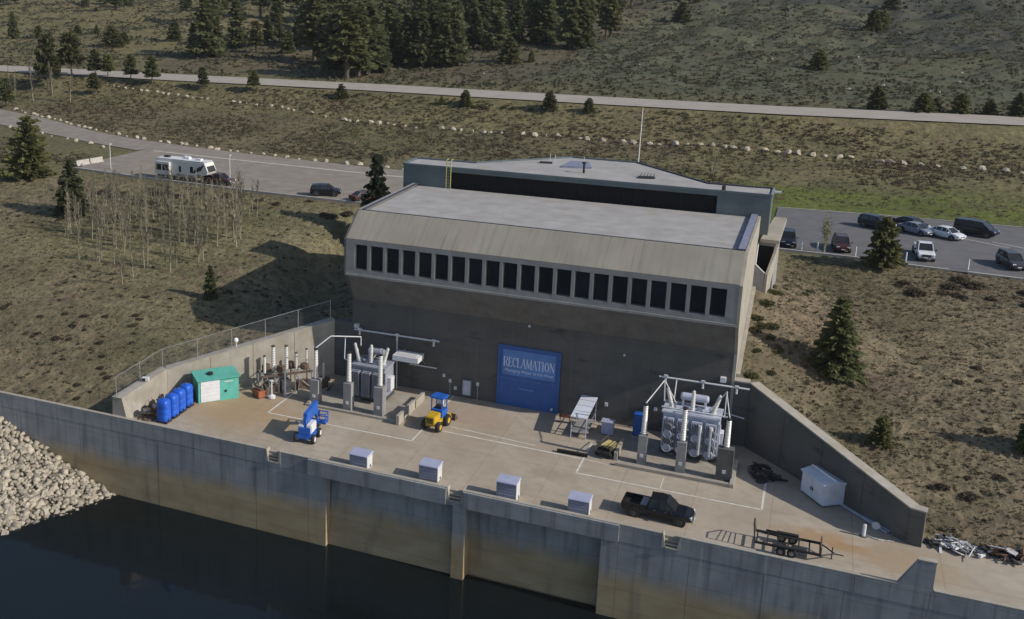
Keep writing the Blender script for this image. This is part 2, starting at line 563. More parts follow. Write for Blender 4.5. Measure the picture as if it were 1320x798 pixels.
def H2(x, y):
    """height with the upper road bench bent to follow the road line"""
    yn = up_near(x)
    if y > 85:
        y = y + (124.6 - yn) * min(1, (y - 85) / 35)
    return H(x, y)

def bumps(x, y):
    if -22 < x < 22 and y < 45: return 0
    if 18 < x < 24 and y < 40: return noise.noise(Vector((x * .5, y * .5, 3))) * .12
    flat = 0
    if 38 < y < 71 and (-94 < x < -20 or 18 < x < 90): return 0
    yn = up_near(x)
    if yn - 3 < y < yn + 17: return 0
    if x < -20 and y > 60 and knots(ROAD_FAR, x) > y > knots(ROAD_FAR, x) - 20: return 0
    a = .16 if y < 45 else .3
    if y > 150: a = min(2.2, .3 + (y - 150) * .02)
    k = noise.noise(Vector((x * .12, y * .12, 0))) * a + noise.noise(Vector((x * .5, y * .5, 3))) * .09
    if y > 150:
        k += noise.noise(Vector((x * .02, y * .02, 7))) * min(6, (y - 150) * .04)
    return k

def in_deck(x, y):
    ax = abs(x)
    if y > .2: return False
    if ax < 21.5: return True
    # signed offset beyond the inner face of the diagonal wall
    nx, ny = .7126, .7016
    d = (ax - 21.3) * nx + (y - 0) * ny
    if ax <= 34.6: return d < .2
    if x > 0: return False
    return False

def ground():
    def span(a, b, st): return list(np.arange(a, b - 1e-6, st))
    xs = span(-700, -330, 40) + span(-330, -190, 6) + span(-190, -110, 2.2) + span(-110, -37, 1.0) + span(-37, -18, .45) + span(-18, 18, 2) + span(18, 37, .45) + \
        span(37, 80, 1.0) + span(80, 160, 4) + span(160, 700, 40) + [700]
    ys = span(-20.25, 1, .45) + span(1, 70, 1.0) + span(70, 150, 1.4) + span(150, 430, 4.5) + span(430, 1300, 40) + [1300]
    nx, ny = len(xs), len(ys)
    V = np.zeros((nx * ny, 3)); low = np.zeros(nx * ny, bool); C = np.zeros((nx * ny, 4)); C[:, 3] = 1
    tan = np.array((.188, .157, .108)); brown = np.array((.17, .134, .098)); olive = np.array((.14, .13, .072)); green = np.array((.115, .135, .038))
    sagec = np.array((.10, .105, .072)); duff = np.array((.115, .09, .07)); straw = np.array((.19, .165, .09)); slate = np.array((.06, .062, .062))  # slate: shadow on the upper right slope put into the cover colour
    i = 0
    for y in ys:
        for x in xs:
            z = H2(x, y) + bumps(x, y)
            if in_deck(x, y): low[i] = True
            V[i] = (x, y, z)
            n1 = noise.noise(Vector((x * .035, y * .035, 1.5))); n2 = noise.noise(Vector((x * .09, y * .09, 5.5)))
            f = lambda t, a, b: max(0., min(1., (t - a) / (b - a)))
            yn = up_near(x)
            if y < 40:
                c = tan * (1 - f(n2, -.1, .5)) + brown * f(n2, -.1, .5)
                if x < -20:
                    k = .3 + f(n1, -.3, .25) * .55; c = c * (1 - k) + olive * 1.3 * k
                else:
                    k = f(y, 22, 36) * f(38 - x, -4, 8) * .8; c = c * (1 - k) + olive * k
            elif y < yn:
                if x > 0:
                    k = f(88 + n2 * 9 - y, -4, 9); c = (olive * .6 + straw * .4) * (1 - k) + green * k
                else:
                    k = f(n1 + n2 * .4, -.3, .3); c = olive * (1 - k) + (brown * .5 + olive * .5) * k
                if y > 108: 
                    k = .75; c = c * (1 - k) + (straw * .65 + olive * .35) * k
            else:
                k = f(x + n1 * 90, -140, -60); c = (straw * .55 + olive * .45) * (1 - k) + sagec * k
                if -150 < x < -40 and y > 145: c = c * .45 + duff * .55
                if y - yn < 26: c = c * .6 + straw * .4 * .8
                k = f(n1 * 60 + x - 20 - (300 - y) * .25, 0, 30) * f(y, 175, 215); c = c * (1 - k * .7) + slate * k * .7  # paints the slope shadow at the upper right
            C[i, :3] = c
            i += 1
    idx = np.arange(nx * ny).reshape(ny, nx)
    Q = np.stack([idx[:-1, :-1], idx[:-1, 1:], idx[1:, 1:], idx[1:, :-1]], -1).reshape(-1, 4)
    Q = Q[~low[Q].any(1)]
    o = np_mesh('ground', V, Q, 'ground')
    at = o.data.color_attributes.new('cover', 'FLOAT_COLOR', 'POINT')
    at.data.foreach_set('color', C.astype(np.float32).ravel())
    o.data.polygons.foreach_set('use_smooth', [True] * len(o.data.polygons))
    tag(o, kind='structure')
ground()

def strip(name, near, far, m, lift=.06, step=2.5, kind='structure', parent=None):
    """ribbon between two plan polylines, draped on the ground"""
    x0, x1 = max(near[0][0], far[0][0]), min(near[-1][0], far[-1][0])
    n = max(2, int((x1 - x0) / step))
    b = MB()
    cols = 6
    for i in range(n + 1):
        x = x0 + (x1 - x0) * i / n
        for j in range(cols + 1):
            y = knots(near, x) + (knots(far, x) - knots(near, x)) * j / cols
            b.v.append((x, y, H2(x, y) + lift))
    for i in range(n):
        for j in range(cols):
            a = i * (cols + 1) + j
            b.f.append((a, a + cols + 1, a + cols + 2, a + 1))
    o = b.build(name, m, parent, fix=False)
    if kind: tag(o, kind=kind)
    return o

UPPER_F = [(x, y + 12.5) for x, y in UPPER_N]
strip('road', UPPER_N, UPPER_F, 'road_pale', .22)
strip('road', ROAD_NEAR, ROAD_FAR, 'asphalt_tan', .10)

def lot(name, poly, m, z=10.0):
    b = MB(); b.prism(poly, 7.0, z)
    return tag(b.build(name, m), kind='structure')
lotL = lot('parking_lot', [(-91, 44.8), (-77, 43.1), (-55.5, 41.4), (-39.5, 41.0), (-24, 40.8), (-24, 68.6), (-46.4, 69.2), (-67.3, 70.9), (-85.6, 73.4), (-94, 75.2), (-92.3, 64.8), (-92.5, 53)], 'asphalt_tan', 10.05)
lotR = lot('parking_lot', [(20, 39.9), (30.6, 39.5), (34.1, 38.7), (47.5, 37.6), (85, 35), (85, 68.4), (51.4, 67.8), (36, 67.5), (20, 66.3)], 'asphalt', 10.0)
def kerb(pts, z, parent, name='kerb', w=.35, h=.16, m='kerb'):
    b = MB()
    for (a, c) in zip(pts, pts[1:]):
        d = Vector((c[0] - a[0], c[1] - a[1])); L = d.length
        b.cbox(((a[0] + c[0]) / 2, (a[1] + c[1]) / 2, z + h / 2 - .1), (L + .1, w, h + .2), math.atan2(d.y, d.x))
    return b.build(name, m, parent)
kerb([(-91.2, 44.7), (-77, 43.0), (-55.5, 41.3), (-39.5, 40.9), (-34, 40.8)], 10.05, lotL)
kerb([(20, 39.8), (30.8, 39.4), (32.6, 39.0)], 10.0, lotR)
kerb([(34.1, 38.6), (40, 38.1)], 10.0, lotR)
kerb([(42, 37.9), (47.5, 37.5), (60, 36.6)], 10.0, lotR)
kerb([(20, 66.5), (36, 67.7), (51.4, 68.0), (85, 68.6)], 10.0, lotR, w=.2, h=.1)
# edge line along the road across the left lot, a couple of stall lines on the right lot
b = MB()
for (a, c) in zip([(-90, 66.2), (-67, 64.6), (-46, 63.4), (-34, 63)], [(-67, 64.6), (-46, 63.4), (-34, 63)]):
    d = Vector((c[0] - a[0], c[1] - a[1]))
    b.cbox(((a[0] + c[0]) / 2, (a[1] + c[1]) / 2, 10.052), (d.length, .35, .008), math.atan2(d.y, d.x))
b.build('painted_line', 'line_paint', lotL)
for x, y, a, L in ((45.5, 55.5, -.55, 6), (49.0, 55.0, -.55, 6), (52.5, 54.5, -.55, 6)):
    MB().cbox((x, y, 10.003), (L, .14, .008), a).build('painted_line', 'line_paint', lotR)

# ------------------------------------------------------------------ water
b = MB(); b.box(-500, -700, -8.25, 500, -19.6, -8.05)
tag(b.build('water', 'water'), kind='structure')

# ------------------------------------------------------------------ deck
deck = tag(MB().prism([(-36, -20.27), (85, -20.27), (85, -12.0), (35.5, -12.6), (22.0, .4), (-22.0, .4), (-36, -13.2)], -.9, 0).build('deck', 'deck'), kind='structure')
def pline(x0, y0, x1, y1, w=.17, label=None):
    d = Vector((x1 - x0, y1 - y0))
    MB().cbox(((x0 + x1) / 2, (y0 + y1) / 2, .004), (d.length, w, .008), math.atan2(d.y, d.x)).build('painted_line', 'line_paint', deck)
pline(-47.9 + 25, -12.4, -7.42, -12.4); pline(-22.9, -12.4, -22.9, -5.4); pline(-22.9, -5.4, -20.6, -5.5, .12)
pline(-7.45, -12.4, -7.45, -.1)
pline(-5.6, -9.0, 7.9, -9.25); pline(-5.2, -7.7, 3.4, -8.3, .12)
pline(8.15, -12.3, 23.65, -12.35); pline(8.15, -12.3, 8.15, -5.4); pline(23.65, -12.35, 23.65, -6.0)
pline(15.4, -12.4, 15.4, -9.8, .07); pline(8.2, -9.25, 10.4, -9.4, .1)

# ------------------------------------------------------------------ reservoir wall
YF = -20.6
rw = thing('reservoir_wall', 'long stained concrete wall rising from the dark water along the deck edge', 'wall', (0, YF, .33))
def wbox(x0, x1, z0, z1, y0=0., y1=.9, name='wall_panel', m='wallstain'):
    return MB().box(x0, y0, z0, x1, y1, z1).build(name, m, rw)
G = .012
def panel_row(x0, x1, step, z0, z1, y0=0., notches=()):
    n = max(1, round((x1 - x0) / step)); w = (x1 - x0) / n
    for i in range(n):
        wbox(x0 + i * w + G, x0 + (i + 1) * w - G, z0, z1, y0 + random.uniform(0, .015))
NOTCH = [(-18.65, -17.15), (-1.1, .4), (16.8, 18.25)]
# lower panels of the two flanks
panel_row(-90, -36, 6, -10, -1.5); panel_row(-36, -14.3, 5.43, -10, -1.5)
wbox(-14.3 + G, -12.52, -10, -1.5, .0)
wbox(12.12, 13.5 - G, -10, -1.5); panel_row(13.5, 85, 5.5, -10, -1.5)
# top band, in lengths between the ladder notches, a little proud of the panels
edges = [-90, -60, -48, -36] + [NOTCH[0][0]]
def band(x0, x1):
    wbox(x0 + G, x1 - G, -1.47, .0, -.22 if -14.3 < (x0 + x1) / 2 < 12.5 else -.012, .3, 'top_band')
for a, c in ((-90, -72), (-72, -54), (-54, -36), (-36, -27), (-27, NOTCH[0][0]), (NOTCH[0][1], -14.3), (-14.3, NOTCH[1][0]), (NOTCH[1][1], 13.5), (13.5, NOTCH[2][0]), (NOTCH[2][1], 25.6), (25.6, 30.6), (30.6, 35.55), (35.55, 46), (46, 58), (58, 85)):
    band(a, c)
# lintel that overhangs the two recessed bays
# backing behind joints
wbox(-90, -12.55, -10, -.95, .92, 1.5, 'wall_core', 'concrete_dark')
wbox(12.15, 85, -10, -.95, .92, 1.5, 'wall_core', 'concrete_dark')
wbox(-12.5, 12.1, -1.46, -.95, .32, 1.9, 'bay_soffit', 'concrete_dark')
# right recessed bay (vertical), left recessed bay (battered), pier between them
wbox(.62, 12.12, -10, -1.48, 1.25, 1.6, 'recessed_panel')
MB().hexa([(-12.52, .3, -10), (-.5, .3, -10), (-.5, 1.9, -10), (-12.52, 1.9, -10)], [(-12.52, 1.45, -1.48), (-.5, 1.45, -1.48), (-.5, 1.9, -1.48), (-12.52, 1.9, -1.48)]).build('recessed_panel', 'wallstain', rw)
wbox(-.5, .62, -10, -1.5, .0, 1.6, 'pier')
# kerb on top and ladder notches with rungs
prev = -90
kb = MB()
for a, c in NOTCH + [(33.4, 33.4)]:
    kb.box(prev, -.02, .0, a, .34, .07); prev = c
kb.box(35.75, -.02, .0, 85, .34, .07)
kb.build('kerb', 'coping', rw)
for a, c in NOTCH:
    ld = MB()
    ld.hexa([(a, -.06, -1.15), (a + .3, -.06, -1.15), (a + .3, .55, -1.15), (a, .55, -1.15)], [(a, -.06, .1), (a + .08, -.06, .1), (a + .08, .55, .1), (a, .55, .1)])
    ld.hexa([(c - .3, -.06, -1.15), (c, -.06, -1.15), (c, .55, -1.15), (c - .3, .55, -1.15)], [(c - .08, -.06, .1), (c, -.06, .1), (c, .55, .1), (c - .08, .55, .1)])
    sd = ld.build('ladder_cheek', 'coping', rw)
    MB().box(a + .1, .5, -1.15, c - .1, .9, -.34).build('notch_back', 'concrete', rw)
    for k in range(4):
        MB().box(a + .3 - .06 * k, -.12 + .14 * k, -1.14 + .27 * k, c - .3 + .06 * k, .5, -1.02 + .27 * k).build('tread', 'coping', rw)
    MB().box(a, -.03, -1.5, c, .9, -1.16).build('notch_sill', 'wallstain', rw)
# raised upstand at the deck's open end
up_ = MB()
up_.yprof([(33.35, .0), (35.65, .0), (35.65, 2.2), (34.55, 2.2)], .0, .45)
up_.build('upstand', 'wallstain', rw)
MB().yprof([(34.5, 2.2), (35.7, 2.2), (35.7, 2.28), (34.47, 2.28)], -.03, .48).build('upstand_cap', 'coping', rw)

# ------------------------------------------------------------------ side retaining walls
def wall_seg(b, a, c, t0, t1, zb=-1.5, side=1):
    """wall between plan points a and c (x, y, ztop); inner face on the line, thickness to the outside"""
    d = Vector((c[0] - a[0], c[1] - a[1])).normalized()
    n = Vector((-d.y, d.x)) * side
    P = lambda p, o, z: (p[0] + n.x * o, p[1] + n.y * o, z)
    b.hexa([P(a, 0, zb), P(c, 0, zb), P(c, t0, zb), P(a, t0, zb)], [P(a, t1 * 0, a[2]), P(c, t1 * 0, c[2]), P(c, t1, c[2]), P(a, t1, a[2])])
def coping_seg(b, a, c, t, side=1, h=.12):
    d = Vector((c[0] - a[0], c[1] - a[1])).normalized()
    n = Vector((-d.y, d.x)) * side
    P = lambda p, o, z: (p[0] + n.x * o, p[1] + n.y * o, z)
    b.hexa([P(a, -.05, a[2]), P(c, -.05, c[2]), P(c, t + .05, c[2]), P(a, t + .05, a[2])], [P(a, -.05, a[2] + h), P(c, -.05, c[2] + h), P(c, t + .05, c[2] + h), P(a, t + .05, a[2] + h)])

wr = thing('retaining_wall', 'shaded concrete retaining wall sloping down from the building along the right hillside', 'wall', (0, 0, 0))
def lerp3(a, c, t): return tuple(a[i] + (c[i] - a[i]) * t for i in range(3))
for k in range(4):
    b = MB(); a, c = lerp3(W0, W1, k / 4 + .0012), lerp3(W0, W1, (k + 1) / 4 - .0012)
    wall_seg(b, a, c, .9, .9); b.build('wall_panel', 'facade', wr)  # dark facade mix puts this wall's shade into its colour
b = MB(); wall_seg(b, (19.66, 0, 6.3), (21.28, 0, 6.3), .9, .9); b.build('wall_panel', 'facade', wr)
b = MB(); b.prism([(34.32, -13.2), (35.35, -13.5), (35.5, -12.7), (34.95, -12.55)], -1.2, 2.95); b.build('wall_end', 'facade', wr)
b = MB(); coping_seg(b, W0, W1, .9); b.build('coping', 'coping', wr)
MB().box(19.7, -.05, 6.3, 21.25, .95, 6.42).build('coping', 'coping', wr)
MB().prism([(34.3, -13.25), (35.4, -13.55), (35.55, -12.65), (34.95, -12.5)], 2.95, 3.07).build('coping', 'coping', wr)

wl = thing('retaining_wall', 'sunlit tan concrete retaining wall behind the green shed at the left of the deck', 'wall', (0, 0, 0))
Lm = lambda p: (-p[0], p[1], p[2])
for k in range(4):
    b = MB(); a, c = lerp3(Lm(W0), Lm(W1), k / 4 + .001), lerp3(Lm(W0), Lm(W1), (k + 1) / 4 - .001)
    wall_seg(b, a, c, .9, .9, side=-1); b.build('wall_panel', 'concrete', wl)
b = MB()
b.hexa([(-34.3, -13.2, -1.5), (-33.9, -20.27, -1.5), (-36.1, -20.27, -1.5), (-35.3, -12.8, -1.5)], [(-34.3, -13.2, 2.95), (-34.85, -20.27, 2.25), (-35.95, -20.27, 2.25), (-35.2, -12.85, 2.95)])
b.build('wall_panel', 'concrete', wl)
b = MB(); coping_seg(b, Lm(W0), Lm(W1), .9, -1, .06); b.build('coping', 'coping', wl)
b = MB(); b.hexa([(-34.25, -13.15, 2.95), (-34.82, -20.3, 2.25), (-36.0, -20.3, 2.25), (-35.25, -12.8, 2.95)], [(-34.25, -13.15, 3.01), (-34.82, -20.3, 2.31), (-36.0, -20.3, 2.31), (-35.25, -12.8, 3.01)]); b.build('coping', 'coping', wl)
b = MB(); wall_seg(b, (-19.05, 0, 6.3), (-21.28, 0, 6.3), .9, .9, side=-1); b.build('wall_panel', 'concrete_dark', wl)

# chain link fence on the left wall
fpts = [(-35.6, -20.1, 2.3), (-34.95, -13.0, 3.0)] + [lerp3((-34.95, -13.0, 3.0), (-22.0, .3, 6.3), k / 5) for k in range(1, 6)]
fe = thing('chain_link_fence', 'tall chain link fence along the top of the left retaining wall', 'fence', (0, 0, 0))
fposts = []
for a, c in zip(fpts, fpts[1:]):
    n = max(1, round(math.hypot(c[0] - a[0], c[1] - a[1]) / 3))
    fposts += [lerp3(a, c, k / n) for k in range(n)]
fposts.append(fpts[-1])
for p in fposts:
    MB().tube(p, (p[0], p[1], p[2] + 2.05), .04, n=6).build('post', 'galv', fe)
MB().path([(p[0], p[1], p[2] + 2.03) for p in fposts], .028, 5).build('top_rail', 'galv', fe)
wm = MB()
def wire(p, q, r=.0035):
    wm.tube(p, q, r, n=3)
for a, c in zip(fposts, fposts[1:]):
    n = 22
    for k in range(-12, n):
        for sgn in (0, 1):
            t0, t1 = k / n, (k + 12) / n
            z0, z1 = 0., 2.0
            if t0 < 0: z0 = -t0 / (t1 - t0) * 2; t0 = 0
            if t1 > 1: z1 = 2 - (t1 - 1) / (12 / n) * 2; t1 = 1
            pa, pb = lerp3(a, c, t0), lerp3(a, c, t1)
            if sgn: pa, pb = lerp3(a, c, 1 - t0), lerp3(a, c, 1 - t1)
            wire((pa[0], pa[1], pa[2] + z0), (pb[0], pb[1], pb[2] + z1))
tag(wm.build('wire_mesh', 'wire', fe, fix=False), kind='stuff')

# ------------------------------------------------------------------ powerhouse
ph = thing('powerhouse', 'large concrete powerhouse with dark window row and blue roller door facing the deck', 'building', (0, 0, 0))
XL, XR = -19.0, 19.65
def P(name, m, b, parent=ph, **k): return b.build(name, m, parent, **k)
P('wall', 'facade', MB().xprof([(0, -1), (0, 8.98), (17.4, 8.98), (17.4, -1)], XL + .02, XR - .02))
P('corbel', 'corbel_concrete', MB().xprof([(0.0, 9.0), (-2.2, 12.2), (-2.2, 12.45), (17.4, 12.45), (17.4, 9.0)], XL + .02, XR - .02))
# end walls, slightly proud of the facade ends; painted sunlit right, shaded left
endp = [(-.02, -1), (-.02, 9.0), (-2.42, 12.3), (-2.42, 16.2), (.8, 18.62), (17.4, 18.62), (17.4, -1)]
P('end_wall', 'concrete', MB().xprof(endp, XR - .02, XR + .25))
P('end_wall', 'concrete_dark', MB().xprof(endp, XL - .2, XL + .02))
P('sill', 'band_concrete', MB().xprof([(-2.5, 12.32), (-2.5, 12.55), (-2.38, 12.55), (-2.38, 13.08), (-1.7, 13.08), (-1.7, 12.32)], XL + .02, XR - .02))
P('window_head', 'band_concrete', MB().xprof([(-2.4, 15.74), (-2.4, 16.22), (-1.0, 16.22), (-1.0, 15.74)], XL + .02, XR - .02))
P('band_end', 'band_concrete', MB().box(XL + .02, -2.4, 13.08, -17.98, -1.0, 15.74))
P('band_end', 'band_concrete', MB().box(18.62, -2.4, 13.08, XR - .02, -1.0, 15.74))
W0x, W1x, NW = -17.98, 18.62, 21
pt = (W1x - W0x + .42) / NW
mul = MB().box(-.17, -2.4, 13.08, .17, -1.75, 15.74)
first = None
for i in range(1, NW):
    x = W0x - .21 + i * pt
    if first is None: first = mul.build('mullion', 'band_concrete', ph); first.location.x = x
    else:
        o = first.copy(); COL.objects.link(o); o.location.x = x
wfirst = None
for i in range(NW):
    x = W0x + i * pt + (pt - .42) / 2
    if wfirst is None:
        w_ = (pt - .34) / 2
        wfirst = MB().box(-w_, -1.82, 13.08, w_, -1.76, 15.74).build('window', 'window_glass', ph)
        fr = MB(); fr.box(-w_, -1.9, 13.08, -w_ + .06, -1.83, 15.74); fr.box(w_ - .06, -1.9, 13.08, w_, -1.83, 15.74); fr.box(-w_, -1.9, 13.08, w_, -1.83, 13.16)
        fr.build('frame', 'black_metal', wfirst); wfirst.location.x = x
    else:
        o = copy_tree(wfirst, ph); o.location.x = x
P('fascia', 'fascia', MB().xprof([(-2.4, 16.22), (-2.4, 16.3), (.78, 18.6), (1.1, 18.6), (1.1, 18.1), (-1.0, 16.22)], XL + .02, XR - .02))
P('roof', 'gravel_roof', MB().box(XL + .5, 1.25, 18.0, XR - .6, 17.3, 18.42))
P('parapet', 'roof_edge', MB().box(XL + .3, 1.1, 18.0, XR - .3, 1.25, 18.66))
P('parapet', 'roof_curb', MB().xprof([(1.1, 18.0), (17.3, 18.0), (17.3, 18.72), (1.1, 18.72)], XR - .6, XR - .32))
P('parapet_cap', 'roof_curb', MB().box(XR - .66, 1.0, 18.72, XR - .05, 17.35, 18.8))
P('parapet_cap', 'roof_edge', MB().box(XL + .28, 1.0, 18.62, XL + .55, 17.35, 18.74))
P('parapet', 'band_concrete', MB().box(XL - .15, .9, 18.4, XL + .3, 17.35, 18.69))
# roller door with the printed sign
dr = P('roller_door', 'sign_blue', MB().box(-2.62, -.10, .0, 3.35, -.02, 6.28))
fr = MB(); fr.box(-2.85, -.16, 0, -2.62, -.02, 6.5); fr.box(3.35, -.16, 0, 3.58, -.02, 6.5); fr.box(-2.62, -.16, 6.28, 3.35, -.02, 6.5)
fr.build('door_frame', 'sign_blue', dr)
MB().box(-2.35, -.125, 3.35, 3.1, -.103, 6.05).build('sign_panel', 'sign_light', dr)
for k in range(8):
    MB().box(-2.6, -.118, .25 + k * .38, 3.33, -.103, .29 + k * .38).build('slat_rib', 'sign_light' if k == 7 else 'sign_blue', dr)
MB().box(-2.62, -.13, 3.2, 3.35, -.104, 3.34).build('panel_rail', 'sign_blue', dr)
MB().box(-.6, -.125, 1.95, .95, -.119, 2.08).build('panel_mark', 'sign_light', dr)
# serif capitals built from thick and thin strokes
LET = {
 'R': (.78, [(.16, 0, .16, 1, .15), (.05, 0, .3, 0, .05), (.05, 1, .5, 1, .06), (.5, 1, .62, .9, .08), (.62, .9, .62, .64, .13), (.62, .64, .5, .52, .08), (.2, .52, .5, .52, .05), (.4, .5, .68, .03, .13), (.62, 0, .8, 0, .05)]),
 'E': (.68, [(.16, 0, .16, 1, .15), (.05, 0, .6, 0, .06), (.05, 1, .58, 1, .06), (.16, .52, .45, .52, .05), (.6, 0, .62, .2, .06), (.58, 1, .58, .82, .06), (.45, .42, .45, .62, .05)]),
 'C': (.76, [(.68, .78, .6, .95, .07), (.6, .95, .4, 1, .07), (.4, 1, .2, .86, .1), (.2, .86, .12, .5, .14), (.12, .5, .2, .14, .14), (.2, .14, .42, 0, .1), (.42, 0, .68, .18, .07), (.68, .72, .68, 1, .05)]),
 'L': (.66, [(.16, 0, .16, 1, .15), (.05, 0, .58, 0, .06), (.05, 1, .3, 1, .05), (.58, 0, .6, .24, .06)]),
 'A': (.82, [(.1, 0, .42, 1, .06), (.42, 1, .72, 0, .15), (.22, .36, .6, .36, .05), (.0, 0, .22, 0, .05), (.6, 0, .84, 0, .05)]),
 'M': (1.0, [(.14, 0, .16, 1, .07), (.16, 1, .48, .06, .15), (.48, .06, .82, 1, .06), (.84, 0, .84, 1, .15), (.04, 0, .26, 0, .05), (.72, 0, .96, 0, .05), (.04, 1, .2, 1, .05), (.8, 1, .96, 1, .05)]),
 'T': (.74, [(.36, 0, .36, 1, .15), (.04, 1, .68, 1, .06), (.04, 1, .03, .8, .06), (.68, 1, .69, .8, .06), (.22, 0, .5, 0, .05)]),
 'I': (.4, [(.18, 0, .18, 1, .15), (.06, 0, .3, 0, .05), (.06, 1, .3, 1, .05)]),
 'O': (.82, [(.42, 1, .2, .86, .09), (.2, .86, .12, .5, .14), (.12, .5, .2, .14, .14), (.2, .14, .42, 0, .09), (.42, 0, .62, .14, .09), (.62, .14, .7, .5, .14), (.7, .5, .62, .86, .14), (.62, .86, .42, 1, .09)]),
 'N': (.86, [(.14, 0, .14, 1, .06), (.14, 1, .72, 0, .15), (.72, 0, .72, 1, .06), (.04, 0, .26, 0, .05), (.04, 1, .2, 1, .05), (.6, 1, .84, 1, .05)]),
}
word = 'RECLAMATION'
tot = sum(LET[c][0] for c in word)
x = -2.28; kx = 5.3 / tot; hz = .98; zb = 4.28
for c in word:
    wdt, segs = LET[c]
    b = MB()
    for i, (x0, z0, x1, z1, t) in enumerate(segs):
        ax, az, cx, cz = x + x0 * kx, zb + z0 * hz, x + x1 * kx, zb + z1 * hz
        L = math.hypot(cx - ax, cz - az); tt = t * kx * 1.1
        b.cbox(((ax + cx) / 2, -.132 - .0006 * i, (az + cz) / 2), (L + tt * .4, .012, tt), 0, 0, -math.atan2(cz - az, cx - ax))
    b.build('letter', 'sign_text', dr)
    x += wdt * kx
cu = bpy.data.curves.new('strapline', 'FONT'); cu.body = 'Managing Water in the West'; cu.size = .46; cu.extrude = .006
to = bpy.data.objects.new('strapline_curve', cu); COL.objects.link(to)
to.rotation_euler = (math.pi / 2, 0, 0)
bpy.context.view_layer.update()
me = bpy.data.meshes.new_from_object(to.evaluated_get(bpy.context.evaluated_depsgraph_get()))
bpy.data.objects.remove(to)
me.materials.clear(); me.materials.append(MATS['sign_text'])
xs_ = [v.co.x for v in me.vertices]; sx = 5.0 / (max(xs_) - min(xs_))
so = bpy.data.objects.new('strapline', me); COL.objects.link(so); so.parent = dr; tag(so, kind='stuff')
so.rotation_euler = (math.pi / 2, 0, 0); so.location = (-2.1, -.135, 3.72); so.scale = (sx, 1, 1)
# facade fittings
P('wall_light', 'headlamp', MB().cbox((.22, -.12, 8.84), (.22, .22, .2)))
P('wall_light', 'steel_white', MB().cbox((9.7, -.12, 7.3), (.2, .2, .2)))
P('wall_light', 'headlamp', MB().cbox((2.95, -.25, .45), (.22, .22, .22)))
P('wall_light', 'steel_white', MB().cbox((-18.6, -.25, 6.15), (.45, .45, .4)))
P('wall_light', 'steel_white', MB().cbox((18.9, -.25, 6.4), (.5, .5, .45)))
cab_ = P('cabinet', 'tank_grey', MB().box(-6.5, -.35, .35, -5.5, -.02, 2.1))
MB().box(-6.4, -.37, .45, -5.6, -.355, 2.0).build('cabinet_door', 'tank_blue', cab_)
for xx, zz in ((-4.9, 1.75), (-7.9, 1.6), (-7.3, .9), (-8.6, 2.1), (13.0, 2.3), (8.3, 1.9)):
    P('junction_box', 'steel_white', MB().cbox((xx, -.09, zz), (.28, .16, .34)))
P('conduit', 'galv', MB().path([(-4.9, -.08, .0), (-4.9, -.08, 1.6)], .05))
P('conduit', 'galv', MB().path([(-7.9, -.08, .0), (-7.9, -.08, 1.45)], .05))

# stair annex on the right flank
an = P('annex', 'concrete_grey', MB().prism([(19.92, 16.9), (21.7, 16.9), (21.9, 22), (19.92, 22)], 9, [16.0, 16.0, 17.2, 17.2]))
MB().prism([(20.15, 16.4), (22.0, 16.4), (22.35, 22.2), (21.1, 22.2)], [16.05, 16.05, 17.3, 17.3], [16.4, 16.4, 17.7, 17.7]).build('annex_roof', 'concrete', an)
MB().box(19.95, 16.84, 12.6, 21.5, 16.89, 15.6).build('annex_opening', 'dark_band', an)
MB().hexa([(20.95, 15.0, 10.5), (21.2, 15.0, 10.5), (21.5, 17.2, 10.5), (21.25, 17.2, 10.5)], [(21.0, 15.0, 13.0), (21.25, 15.0, 13.0), (22.0, 16.8, 16.04), (21.75, 16.8, 16.04)]).build('stair_wall', 'concrete', an)
MB().prism([(19.92, 15.0), (20.94, 15.0), (20.94, 15.25), (19.92, 15.25)], 10, [13.9, 13.0, 13.0, 13.9]).build('stair_front_wall', 'concrete_grey', an)
MB().hexa([(19.92, 15.3, 12.2), (20.9, 15.3, 12.2), (21.2, 16.8, 12.4), (19.92, 16.8, 12.4)], [(19.92, 15.3, 12.5), (20.9, 15.3, 12.5), (21.2, 16.8, 12.9), (19.92, 16.8, 12.9)]).build('stair_glazing', 'stair_glass', an)
MB().path([(19.95, 15.05, 14.0), (20.95, 15.05, 13.1)], .06).build('stair_rail', 'steel_white', an)
MB().path([(19.98, 15.1, 14.0), (19.98, 16.6, 15.9)], .06).build('stair_rail', 'steel_white', an)

# low concrete kerb climbing the right flank of the powerhouse
P('flank_kerb', 'coping', MB().prism([(19.92, .98), (20.25, .98), (20.25, 14.9), (19.92, 14.9)], 3, [6.75, 6.75, 11.6, 11.6]))

# ------------------------------------------------------------------ rear service building
rb = thing('service_building', 'flat roofed slate metal building standing directly behind the powerhouse roof', 'building', (0, 0, 0))
PLAN = [(-20.5, 17.45), (20.75, 17.45), (20.75, 21.6), (14.0, 21.4), (4.6, 31.5), (-3.4, 31.6), (-13.0, 22.1), (-20.5, 21.9)]
inset = lambda d: [(x * (1 - d / 21), 17.45 + d + (y - 17.45) * (1 - 2 * d / 14) if y > 17.5 else y + d) for x, y in PLAN]
R_ = lambda name, m, b, parent=rb: b.build(name, m, parent)
